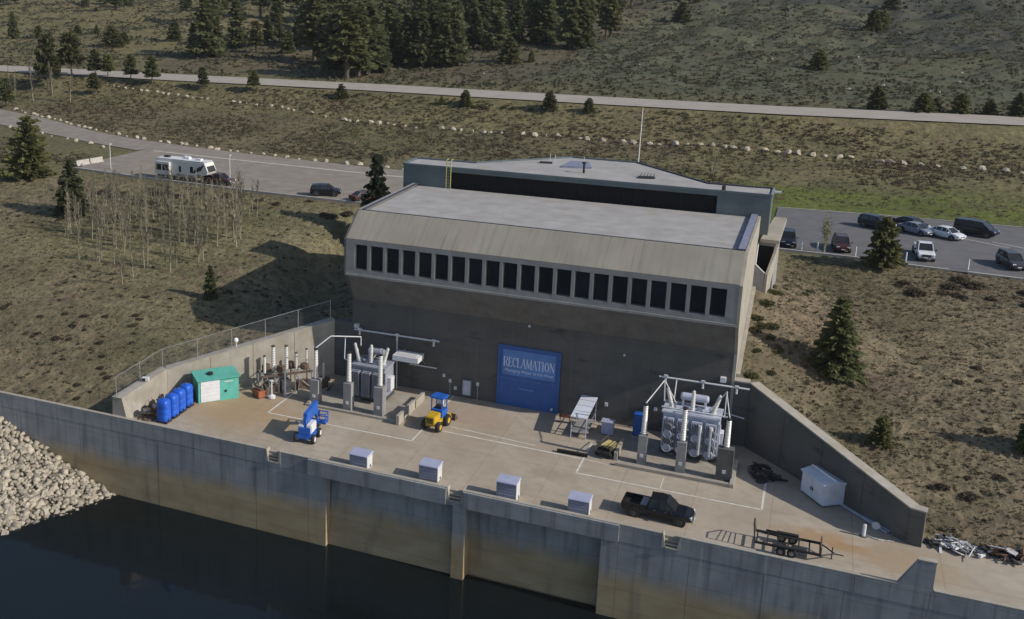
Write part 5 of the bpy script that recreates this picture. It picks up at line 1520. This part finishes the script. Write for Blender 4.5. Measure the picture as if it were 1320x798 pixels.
# ------------------------------------------------------------------ vegetation
# plan positions (x, y, height) read from a survey of the slope
DENSE = [(-90.7, 148.7, 16.3), (-86.1, 145.9, 18.4), (-84.5, 149.5, 19.2), (-84.4, 155.6, 18.5), (-83.8, 160.5, 16.7), (-107.9, 171.7, 17.9), (-101.7, 166.2, 14.4), (-86.9, 175.0, 16.9), (-86.5, 181.1, 13.8), (-79.7, 174.3, 15.2), (-76.2, 173.9, 14.9), (-75.5, 181.4, 17.0), (-70.5, 175.6, 17.0), (-68.6, 177.6, 16.0), (-115.3, 192.2, 12.9), (-114.8, 204.9, 13.3), (-104.2, 198.9, 14.9), (-104.0, 213.5, 13.0), (-96.8, 211.8, 12.6), (-89.7, 210.1, 12.2), (-84.0, 211.7, 15.8), (-76.8, 205.0, 14.6), (-73.9, 211.0, 14.8), (-65.8, 208.1, 15.0), (-63.6, 221.1, 14.8), (-58.4, 224.3, 12.4), (-55.1, 223.5, 15.7), (-45.3, 214.0, 15.3), (-42.8, 216.4, 15.9), (-143.0, 238.3, 16.1), (-128.6, 228.9, 14.4), (-125.8, 233.9, 15.3), (-121.4, 241.7, 16.9), (-114.4, 241.4, 14.1), (-106.1, 234.9, 11.9), (-101.1, 238.4, 13.2), (-96.2, 248.4, 16.7), (-87.9, 241.9, 12.6), (-80.9, 241.7, 13.3), (-75.9, 245.1, 13.9), (-76.2, 262.6, 12.8), (-64.4, 246.1, 15.5), (-62.6, 257.2, 12.5), (-56.9, 265.4, 12.1), (-49.7, 258.5, 15.2), (-179.6, 292.9, 13.3), (-154.8, 267.4, 15.0), (-151.8, 276.3, 14.3), (-150.9, 287.8, 12.5), (-146.2, 297.7, 13.0), (-131.7, 286.7, 15.0), (-127.6, 299.1, 12.8), (-116.4, 293.2, 15.5), (-109.7, 292.0, 15.7), (-97.8, 289.5, 15.4), (-92.9, 288.0, 14.1), (-82.2, 288.0, 13.7), (-78.9, 299.5, 14.3), (-71.0, 306.9, 15.0), (-63.5, 287.5, 15.1), (-60.5, 320.7, 15.9), (-54.8, 322.1, 15.3), (-203.1, 324.0, 17.5), (-191.2, 319.6, 15.1), (-186.6, 334.8, 17.3), (-174.2, 319.9, 13.6), (-165.9, 332.1, 17.2), (-155.5, 334.4, 16.8), (-148.8, 339.3, 15.5), (-140.0, 337.8, 15.3), (-129.8, 340.0, 15.6), (-118.2, 329.1, 13.1), (-113.1, 343.6, 16.2), (-100.4, 336.3, 14.4), (-94.4, 347.7, 14.0), (-81.4, 340.5, 13.3), (-76.6, 344.9, 14.7), (-65.4, 344.1, 13.9), (-55.2, 343.2, 13.4)]
SCAT = [(-55.4, 185.9, 7.6), (-50.1, 188.9, 3.0), (-68.6, 205.6, 5.8), (-141.3, 168.1, 17.3), (-143.1, 174.1, 16.5), (-169.7, 195.2, 7.2), (-149.0, 174.0, 9.5), (-145.1, 192.6, 14.9), (-132.4, 182.2, 9.5), (-135.6, 195.3, 8.6), (-130.4, 193.2, 9.8), (-121.4, 182.0, 7.0), (-132.1, 211.5, 15.4), (-123.1, 198.9, 17.2), (-192.8, 272.0, 12.5), (-182.0, 274.6, 12.5), (-230.1, 188.6, 8.9), (-224.3, 194.5, 4.9), (-219.3, 209.1, 3.4), (-208.1, 205.3, 3.3), (-181.9, 178.5, 6.2), (-182.7, 185.8, 3.8), (-278.1, 276.4, 8.5), (-269.4, 278.4, 8.5), (-243.9, 265.6, 13.0), (-250.4, 282.8, 10.1), (-301.1, 271.1, 8.6), (-311.4, 275.5, 8.8), (-264.9, 286.1, 10.3), (-211.5, 267.5, 9.5), (-183.4, 247.3, 11.8), (35.7, 285.2, 7.6), (38.5, 290.2, 6.4), (43.3, 356.3, 7.5), (-49.5, 306.6, 7.3), (-26.7, 312.1, 7.3), (-26.9, 346.4, 7.8), (22.0, 195.4, 5.0), (34.3, 143.7, 4.9), (42.7, 142.0, 4.0), (45.0, 144.8, 2.9), (49.4, 143.6, 4.1), (54.5, 144.6, 3.2), (59.3, 143.7, 5.0)]
ASPEN = [(-52.1, 3.9, 4.9), (-52.2, 6.3, 6.2), (-44.9, 19.5, 8.5), (-50.5, 21.3, 7.6), (-62.8, 9.1, 4.2), (-64.8, 12.1, 3.2), (-68.8, 14.4, 2.7), (-58.8, 7.6, 3.6), (-59.6, 9.2, 4.2), (-60.0, 10.2, 4.2), (-57.2, 9.2, 5.2), (-52.6, 9.3, 6.1), (-53.1, 10.7, 5.7), (-49.6, 9.7, 5.1), (-48.8, 9.5, 5.6), (-48.8, 11.0, 5.6), (-48.7, 14.0, 6.2), (-46.9, 13.2, 5.1), (-46.6, 13.9, 6.2), (-46.1, 20.9, 7.5), (-45.8, 22.1, 8.1), (-49.1, 23.6, 6.6), (-47.4, 18.7, 6.4), (-53.6, 21.5, 3.7), (-69.3, 26.3, 5.9), (-55.1, 30.2, 4.6), (-64.8, 24.9, 3.2), (-51.7, 27.5, 4.6), (-56.9, 30.3, 3.7), (-51.6, 29.9, 3.4), (-53.6, 27.6, 4.2), (-51.0, 18.7, 5.1), (-56.7, 21.5, 3.1), (-70.3, 17.0, 5.5), (-47.0, 22.1, 4.1), (-64.5, 30.2, 4.4), (-52.4, 27.6, 4.2), (-65.7, 21.0, 5.7), (-56.3, 27.1, 3.8), (-71.2, 19.3, 4.9), (-65.4, 16.4, 3.6), (-75.3, 27.3, 4.3), (-67.9, 30.2, 6.1), (-61.0, 25.1, 4.6), (-53.3, 34.6, 5.3), (-62.0, 15.9, 4.5), (-63.3, 24.0, 4.6), (-56.2, 21.7, 3.1), (-70.2, 20.3, 3.3), (-54.2, 19.8, 3.6), (-64.0, 18.6, 3.8), (-77.3, 25.3, 6.2), (-54.8, 29.3, 4.8), (-68.2, 22.9, 5.1), (-62.7, 24.5, 5.0), (-67.6, 25.1, 6.1), (-67.8, 20.7, 3.5), (-47.5, 24.4, 5.6), (-48.4, 20.4, 4.2), (-57.4, 15.9, 4.0), (-74.1, 28.0, 4.9), (-55.7, 32.4, 4.0), (-51.9, 28.1, 5.0), (-68.9, 17.2, 4.4), (-73.2, 25.8, 4.5), (-57.7, 27.7, 5.8), (-54.7, 23.1, 3.3), (-62.3, 25.6, 5.6), (-71.2, 22.6, 4.3), (-73.0, 25.2, 3.5), (-70.7, 16.3, 3.6), (-46.0, 22.1, 5.4), (-74.9, 21.8, 5.0), (-70.9, 26.1, 6.0), (-55.7, 33.1, 3.5), (-65.1, 18.6, 5.0), (-69.0, 21.6, 3.3), (-50.8, 30.4, 5.9), (-66.5, 18.2, 4.4), (-60.5, 15.8, 3.9), (-64.1, 21.8, 5.4), (-67.9, 21.6, 3.7), (-62.5, 31.1, 5.7), (-52.9, 34.3, 5.1), (-55.3, 27.1, 3.9)]

def quads_mesh(name, C, A, B, m, parent=None):
    """many small leaf faces: centres C, half axes A and B"""
    V = np.stack([C - A - B, C + A - B * .6, C + A * .8 + B, C - A * .7 + B * .9], 1).reshape(-1, 3)
    return np_mesh(name, V, np.arange(len(V)).reshape(-1, 4), m, parent)

def rnd_dirs(n, rg):
    d = rg.normal(size=(n, 3)); return d / np.linalg.norm(d, axis=1, keepdims=True)

def conifer(seed, R, base, m, layers=17, leaf=.032, per=10, droop=.25, power=.85, ragged=.25, top=1.0):
    """unit-height conifer: tapered trunk, limbs in whorls, needle sprays along each limb"""
    rg = np.random.default_rng(seed)
    Cs, As, Bs = [], [], []
    limbs = MB()
    for li in range(layers):
        t = base + (1 - base) * (li + rg.uniform(-.3, .3)) / layers
        t = min(max(t, base), .985)
        rr = R * (1 - (t - base) / (1 - base)) ** power * top + .012
        nb = int(5 + 5 * (1 - t))
        a0 = rg.uniform(0, 6.28)
        for k in range(nb):
            if rg.random() < ragged * .5: continue
            an = a0 + 6.283 * k / nb + rg.uniform(-.3, .3)
            L = rr * rg.uniform(1 - ragged, 1 + ragged * .6)
            dz = -droop * L + rg.uniform(-.02, .02)
            p0 = np.array((0, 0, t)); p1 = np.array((math.cos(an) * L, math.sin(an) * L, t + dz + .35 * L * (t - .5)))
            if L > .05: limbs.tube(p0, p0 + (p1 - p0) * .8, .005, .002, 3)
            n = max(3, int(per * L / R * 1.6) + 3)
            u = np.sqrt(rg.uniform(.03, 1, n))[:, None]
            c = p0 + (p1 - p0) * u + rg.normal(size=(n, 3)) * np.array((1, 1, .6)) * leaf * .75
            Cs.append(c)
            out = (p1 - p0) / (np.linalg.norm(p1 - p0) + 1e-6)
            A = out * leaf * rg.uniform(.7, 1.4, (n, 1)) + rg.normal(size=(n, 3)) * leaf * .3
            As.append(A)
            Bs.append(np.cross(A, rnd_dirs(n, rg)) * .75 + rg.normal(size=(n, 3)) * leaf * .15)
    C, A, B = np.concatenate(Cs), np.concatenate(As), np.concatenate(Bs)
    root = bpy.data.objects.new('pine_tree', None); COL.objects.link(root)
    tr = MB()
    for k in range(5):
        z0, z1 = k / 5 * .96, (k + 1) / 5 * .96
        tr.tube((0, 0, z0 - (.03 if k == 0 else 0)), (0, 0, z1), .022 * (1 - z0) + .002, .022 * (1 - z1) + .002, 7)
    trunk = tr.build('trunk', 'bark', root)
    limbs.build('limbs', 'bark', root, fix=False)
    cr = quads_mesh('crown', C, A, B, m, root)
    return root

PROTO = {
 'spruce': [conifer(1, .21, .05, 'needles', 26, .019, 34), conifer(2, .18, .08, 'needles', 26, .019, 32, ragged=.35)],
 'lodge': [conifer(3, .14, .2, 'needles', 20, .024, 20, droop=.1, power=.6, ragged=.4), conifer(4, .16, .15, 'needles', 20, .024, 20, droop=.15, power=.7, ragged=.45), conifer(5, .12, .28, 'needles_olive', 19, .024, 20, droop=.05, power=.55, ragged=.5), conifer(11, .15, .1, 'needles', 22, .024, 22, droop=.2, power=.9, ragged=.3)],
 'bushy': [conifer(6, .34, .06, 'needles_olive', 19, .026, 44, droop=-.1, power=.5, ragged=.35), conifer(7, .30, .08, 'needles_olive', 19, .026, 42, droop=-.05, power=.6, ragged=.4), conifer(12, .27, .05, 'needles', 20, .026, 40, droop=.1, power=.75, ragged=.4)],
 'round': [conifer(9, .27, .3, 'needles_olive', 14, .03, 34, droop=-.1, power=.42, ragged=.35), conifer(10, .24, .26, 'needles', 14, .03, 32, droop=-.05, power=.5, ragged=.4)],
 'blue': [conifer(8, .30, .04, 'needles_dark', 24, .020, 40, droop=.35, power=.9, ragged=.3)],
}
USED = set()
def tree(kind, x, y, h, label, group=None, z=None, cat='tree', name=None, wid=1., k=None):
    ps = PROTO[kind]; k = random.randrange(len(ps)) if k is None else k
    p = ps[k]
    if (kind, k) in USED: o = copy_tree(p)
    else: USED.add((kind, k)); o = p
    if 'group' in o: del o['group']
    o.location = (x, y, (H2(x, y) + bumps(x, y)) if z is None else z)
    o.scale = (h * wid, h * wid, h); o.rotation_euler = (0, 0, random.uniform(0, 6.3))
    o.name = name or 'pine_tree'
    tag(o, label, cat, group)
    return o

# single trees that can be told apart
tree('bushy', -94, 36.3, 9.9, 'large bushy pine at the left frame edge below the car park', wid=1.05, k=0)
tree('spruce', -75, 23.2, 8.6, 'narrow olive pine on the hillside just left of the bare aspens', wid=1.5, k=1)
tree('blue', -30.2, 32.5, 14.6, 'dark bluish spruce standing at the left rear corner of the powerhouse', name='spruce_tree', wid=.85)
tree('spruce', 28.4, 7.8, 7.3, 'full green conifer alone on the right hillside', wid=1.55, k=0)
tree('bushy', 33.0, 37.2, 6.2, 'bushy pine at the kerb of the right car park', wid=1.05, k=1)
tree('bushy', 32.4, -1.8, 2.6, 'small olive pine just above the right retaining wall', wid=1.1, k=0)
tree('spruce', 44.0, .6, 4.4, 'green conifer cut by the right frame edge', wid=1.5, k=1)
tree('bushy', -39.6, 4.2, 4.2, 'small young conifer at the edge of the building shadow', wid=.75, k=2)
for k, (x, y, h) in enumerate(((-154, 113.8, 13.6), (-152.2, 121, 11), (-145.2, 121.5, 7), (-141.6, 122.0, 5.8), (-133.5, 120.4, 6.6), (-126.8, 119.8, 7.0), (-112.2, 119.6, 5.4), (-98.7, 120.4, 4.8), (-138.5, 112.1, 5.2), (-151.6, 95.7, 7.2))):
    lab = ('tall pine with pale lower trunks left of the roadside pines', 'tallest broad roadside pine at the upper left road', 'third roadside pine from the left along the upper road', 'small roadside pine between two larger ones at the upper left', 'fifth roadside pine from the left along the upper road', 'sixth roadside pine, last of the upper left cluster', 'lone ragged pine on the near verge of the upper road, left one', 'lone ragged pine on the near verge of the upper road, right one', 'short dense pine below the roadside cluster at the upper left', 'bushy pine at the left frame edge above the access road')[k]
    tree('round', x, y, h, lab, 'pines along the upper road', wid=(.75 if k == 0 else 1.0))
for k, (x, y, h) in enumerate(((-76.3, 121.3, 3.2), (-46.6, 121.2, 3.2), (-28.2, 121.2, 3.8), (-19.9, 121.4, 2.8), (-52.0, 120.8, 1.8))):
    tree('bushy', x, y, h, ('small pine at the road edge below the dense pine stand', 'rounded young pine on the verge above the field centre', 'broad young pine left of the flagpole on the verge', 'smallest young pine nearest the flagpole on the verge', 'low pine seedling beside the rounded young pine')[k], 'young pines on the verge', wid=1.3)
for x, y, h in DENSE:
    tree('lodge', x, y, h, 'pine in the dense dark stand above the upper road', 'dense pine stand', wid=random.uniform(1.1, 1.7))
for x, y, h in SCAT:
    lab = 'scattered pine on the slope left of the dense stand' if x < -115 else ('scattered conifer on the open sage slope right of the dense stand' if x > -45 or h < 8 else 'pine at the thin edge of the dense stand')
    tree('lodge' if h > 8 else 'bushy', x, y, h, lab, 'scattered pines on the far slope', wid=random.uniform(1.0, 1.6))
rg = random.Random(77)
for k in range(46):
    x, y = rg.uniform(-190, -35), rg.uniform(235, 400)
    tree('lodge', x, y, rg.uniform(11, 17), 'pine in the dense dark stand above the upper road', 'dense pine stand', wid=rg.uniform(1.1, 1.7))

# bare aspens
def aspen(seed):
    rg = random.Random(seed)
    root = bpy.data.objects.new('bare_aspen', None); COL.objects.link(root)
    tr = MB(); p = Vector((0, 0, -.03)); d = Vector((rg.uniform(-.05, .05), rg.uniform(-.05, .05), 1))
    pts = [p]
    for k in range(6):
        p = p + Vector((d.x + rg.uniform(-.03, .03), d.y + rg.uniform(-.03, .03), 1)) * .165; pts.append(p)
    for k in range(6): tr.tube(pts[k], pts[k + 1], .0085 * (1 - k / 6.6), .0085 * (1 - (k + 1) / 6.6), 5)
    tr.build('trunk', 'aspen_bark', root)
    tw = MB()
    for k in range(42):
        t = rg.uniform(.2, .98); q = pts[0].lerp(pts[-1], t)
        an = rg.uniform(0, 6.28); L = rg.uniform(.06, .2) * (1.15 - t * .6)
        e = q + Vector((math.cos(an) * L * .36, math.sin(an) * L * .36, L * .95))
        tw.tube(q, e, .005, .002, 3)
        for j in range(3):
            q2 = q.lerp(e, rg.uniform(.3, .9)); a2 = an + rg.uniform(-1, 1); L2 = L * .45
            tw.tube(q2, q2 + Vector((math.cos(a2) * L2 * .5, math.sin(a2) * L2 * .5, L2 * .8)), .0035, .0015, 3)
    tag(tw.build('twigs', 'aspen_twig', root, fix=False), kind='stuff')
    return root
AP = [aspen(k) for k in range(6)]
ring_w = 1.0
first_done = set()
def put_aspen(x, y, h, label, group):
    k = random.randrange(6)
    o = AP[k] if k not in first_done else copy_tree(AP[k])
    first_done.add(k)
    o.location = (x, y, H2(x, y) + bumps(x, y)); w = random.uniform(.9, 1.4)
    o.scale = (h * w, h * w, h * 1.08); o.rotation_euler = (0, 0, random.uniform(0, 6.3)); tag(o, label, 'tree', group)
for i, (x, y, h) in enumerate(ASPEN):
    put_aspen(x, y, h, 'bare pale aspen in the leafless thicket below the left car park', 'leafless aspens on the left hillside')
rg2 = random.Random(66)
for i in range(120):
    x, y = rg2.uniform(-73, -47), rg2.uniform(11, 33)
    if y < 13 + abs(x + 58) * .3: continue
    put_aspen(x, y, rg2.uniform(3.0, 5.6), 'bare pale aspen in the leafless thicket below the left car park', 'leafless aspens on the left hillside')
for i, (x, y, h) in enumerate([(-150.5, 104.0, 9.5), (-146.5, 106.5, 9.0), (-141.0, 106.0, 8.0), (-157, 105, 7), (-160, 107, 7)]):
    put_aspen(x, y, h, 'pale bare trunk below the roadside pines at the upper left', 'bare trunks at the upper left')

# budding yellow-green saplings behind the buildings
def sapling(x, y, h, w, label, seed):
    rg = np.random.default_rng(seed)
    t = thing('budding_sapling', label, 'tree', (x, y, H2(x, y)))
    tr = MB()
    for k in range(5): tr.tube((0, 0, -.2), (rg.uniform(-w, w) * .5, rg.uniform(-w, w) * .5, h * rg.uniform(.75, 1)), .05, .015, 5)
    tr.build('trunk', 'aspen_bark', t)
    n = 420
    C = np.stack([rg.normal(size=n) * w * .38, rg.normal(size=n) * w * .38, h * np.clip(rg.normal(.6, .2, n), .1, 1.05)], 1)
    A = rnd_dirs(n, rg) * .07; B = np.cross(A, rnd_dirs(n, rg))
    quads_mesh('crown', C, A, B, 'bud_leaf', t)
sapling(-27.0, 36.5, 6.0, 1.6, 'yellow green budding tree between the spruce and service building', 3)
sapling(8.2, 88.9, 4.4, 2.0, 'yellow green budding tree behind the right half of the service building', 4)
sapling(26.6, 40.5, 5.0, .8, 'thin budding sapling at the kerb of the right car park', 5)
sapling(-58.0, 88.0, 3.0, 1.2, 'thin leafless sapling in the field left of the spruce', 6)

# dark single shrubs on the hillsides
def shrub_mesh(seed, m):
    rg = np.random.default_rng(seed); n = 260
    d = rnd_dirs(n, rg); d[:, 2] = np.abs(d[:, 2])
    C = d * rg.uniform(.45, 1.0, (n, 1)) * np.array((1, 1, .75)); A = rnd_dirs(n, rg) * .13; B = np.cross(A, rnd_dirs(n, rg))
    o = quads_mesh('shrub', C, A, B, m); me = o.data; bpy.data.objects.remove(o); return me
foliage('shrub_dark', (.085, .07, .052), (.13, .11, .08)); foliage('shrub_green', (.085, .088, .04), (.14, .135, .065))
SM = [shrub_mesh(k, 'shrub_dark') for k in range(3)]; SG = [shrub_mesh(9 + k, 'shrub_green') for k in range(2)]
def shrub(x, y, s, label, group, green=False, rnd_=random.Random(5)):
    o = bpy.data.objects.new('shrub', rnd_.choice(SG if green else SM)); COL.objects.link(o)
    o.location = (x, y, H2(x, y) + bumps(x, y) - .05); o.scale = (s * rnd_.uniform(.9, 1.4), s * rnd_.uniform(.9, 1.3), s * rnd_.uniform(.6, .9)); o.rotation_euler = (0, 0, rnd_.uniform(0, 6.3))
    tag(o, label, 'shrub', group)
rnd = random.Random(31)
for k in range(46):
    x, y = rnd.uniform(36, 62), rnd.uniform(-9, 16)
    shrub(x, y, rnd.uniform(.25, .6), 'dark low shrub on the tan right hillside', 'low shrubs on the right hillside')
for k in range(18):
    x, y = 20.8 + abs(rnd.gauss(0, 2.4)), rnd.uniform(1, 26)
    shrub(x, y, rnd.uniform(.35, .8), 'green shrub on the bank beside the right flank of the powerhouse', 'green shrubs beside the powerhouse', True)
for k in range(44):
    cx, cy = rnd.choice(((-56, -4), (-62, -8), (-48, -6), (-70, 0), (-52, -10), (-44, -12)))
    shrub(cx + rnd.gauss(0, 3), max(-18, cy + rnd.gauss(0, 2.5)), rnd.uniform(.25, .55), 'dark low shrub on the bare left hillside below the aspens', 'low shrubs on the left hillside')
for k in range(22):
    x = rnd.uniform(-88, -36); shrub(x, rnd.uniform(33, 39), rnd.uniform(.5, .95), 'brown shrub along the bank below the left car park kerb', 'shrubs below the left car park')
for k in range(22):
    x = rnd.uniform(34, 60); shrub(x, rnd.uniform(30, 35.5), rnd.uniform(.5, 1.0), 'brown shrub along the bank below the right car park kerb', 'shrubs below the right car park')
for k in range(9):
    x = rnd.uniform(-60, -32); shrub(x, 120.8 + rnd.uniform(-.5, .5), rnd.uniform(.6, 1.0), 'low bush at the near edge of the upper road', 'bushes along the upper road', True)

# uncountable sage, brush and grass tufts
def tufts(name, pts, radius, per, leaf, m, label, flat=.7):
    rg = np.random.default_rng(len(pts))
    n = len(pts); P_ = np.repeat(np.array(pts), per, 0); R_s = np.repeat(rg.uniform(.6, 1.4, n) * radius, per)[:, None]
    d = rnd_dirs(n * per, rg); d[:, 2] = np.abs(d[:, 2]) * flat
    C = P_ + d * R_s * rg.uniform(.3, 1, (n * per, 1)); lf = leaf * R_s / radius
    A = rnd_dirs(n * per, rg) * lf; B = np.cross(A, rnd_dirs(n * per, rg))
    o = quads_mesh(name, C, A, B, m)
    tag(o, label, 'brush', kind='stuff')
def scatter(n, x0, x1, y0, y1, keep, rg):
    out = []
    while len(out) < n:
        x, y = rg.uniform(x0, x1), rg.uniform(y0, y1)
        if keep(x, y): out.append((x, y, H2(x, y) + bumps(x, y)))
    return out
rg = random.Random(12)
def clump(x, y, s=.12, th=-.05): return noise.noise(Vector((x * s, y * s, 9))) > th + rg.uniform(-.35, .35)
def hill_ok(x, y):
    if abs(x) < 19.8: return False
    ax = abs(x)
    if ax < 36 and (ax - 21.3) * .7126 + y * .7016 < 1.1 : return False
    if x > 19 and x < 22.5 and y > 14: return False
    if x > 34 and y < -11.6: return False
    return True
tufts('dry_grass', scatter(14000, -112, -20, -19.5, 40, hill_ok, rg), .14, 5, .05, 'grass_tuft', 'dry grass tufts covering the left hillside', 1.0)
tufts('dry_grass', scatter(13000, 20, 68, -11.6, 38, hill_ok, rg), .14, 5, .05, 'grass_tuft', 'dry grass tufts covering the right hillside', 1.0)
tufts('sagebrush', scatter(600, -112, -20, -19.5, 40, lambda x, y: hill_ok(x, y) and clump(x, y), rg), .28, 12, .10, 'sage', 'low sagebrush dotting the left hillside')
tufts('sagebrush', scatter(1300, 22, 68, -11.6, 38, lambda x, y: hill_ok(x, y) and clump(x, y, .2, -.2), rg), .25, 12, .075, 'sage', 'low sagebrush dotting the right hillside')
def field_ok(x, y):
    if x < -20 and y < knots(ROAD_FAR, x) + 1.5 and y > knots(ROAD_FAR, x) - 18: return False
    if x < -93 and y < knots(ROAD_FAR, x) - 16 and y < 45: return False
    if x > 15 and y < 71: return False
    if -25 < x < 22 and y < 36: return False
    if -94 < x < -22 and y < 75: return False
    return y < up_near(x) - 1.5
tufts('sagebrush', scatter(8500, -200, 85, 46, 124, lambda x, y: field_ok(x, y) and clump(x, y, .07, -.1) and not (x > 12 and y < 88), rg), .45, 9, .15, 'sage', 'sagebrush covering the field below the upper road')
tufts('dry_grass', scatter(7000, -200, 85, 70, 124, field_ok, rg), .3, 5, .12, 'grass_tuft', 'dry grass in the field below the upper road', .9)
def far_ok(x, y): return y > up_near(x) + 14.5
tufts('sagebrush', scatter(21000, -330, 120, 128, 330, lambda x, y: far_ok(x, y) and clump(x, y, .05, -.2), rg), .62, 6, .26, 'sage_far', 'sagebrush covering the slope above the upper road')
tufts('sagebrush', scatter(9000, -520, 330, 325, 620, lambda x, y: True, rg), 1.1, 5, .5, 'sage_far', 'distant brush on the upper slope')

# ------------------------------------------------------------------ thin air haze
hz_ = MB().box(-760, -720, -9.6, 760, 1320, 165).build('haze', 'water')
hm = bpy.data.materials.new('air_haze'); hm.use_nodes = True
hn = hm.node_tree; hn.nodes.remove(hn.nodes['Principled BSDF'])
pv = hn.nodes.new('ShaderNodeVolumePrincipled')
pv.inputs['Color'].default_value = (.86, .9, .95, 1); pv.inputs['Density'].default_value = .00006
hn.links.new(pv.outputs[0], hn.nodes['Material Output'].inputs['Volume'])
hz_.data.materials.clear(); hz_.data.materials.append(hm)
tag(hz_, kind='stuff')
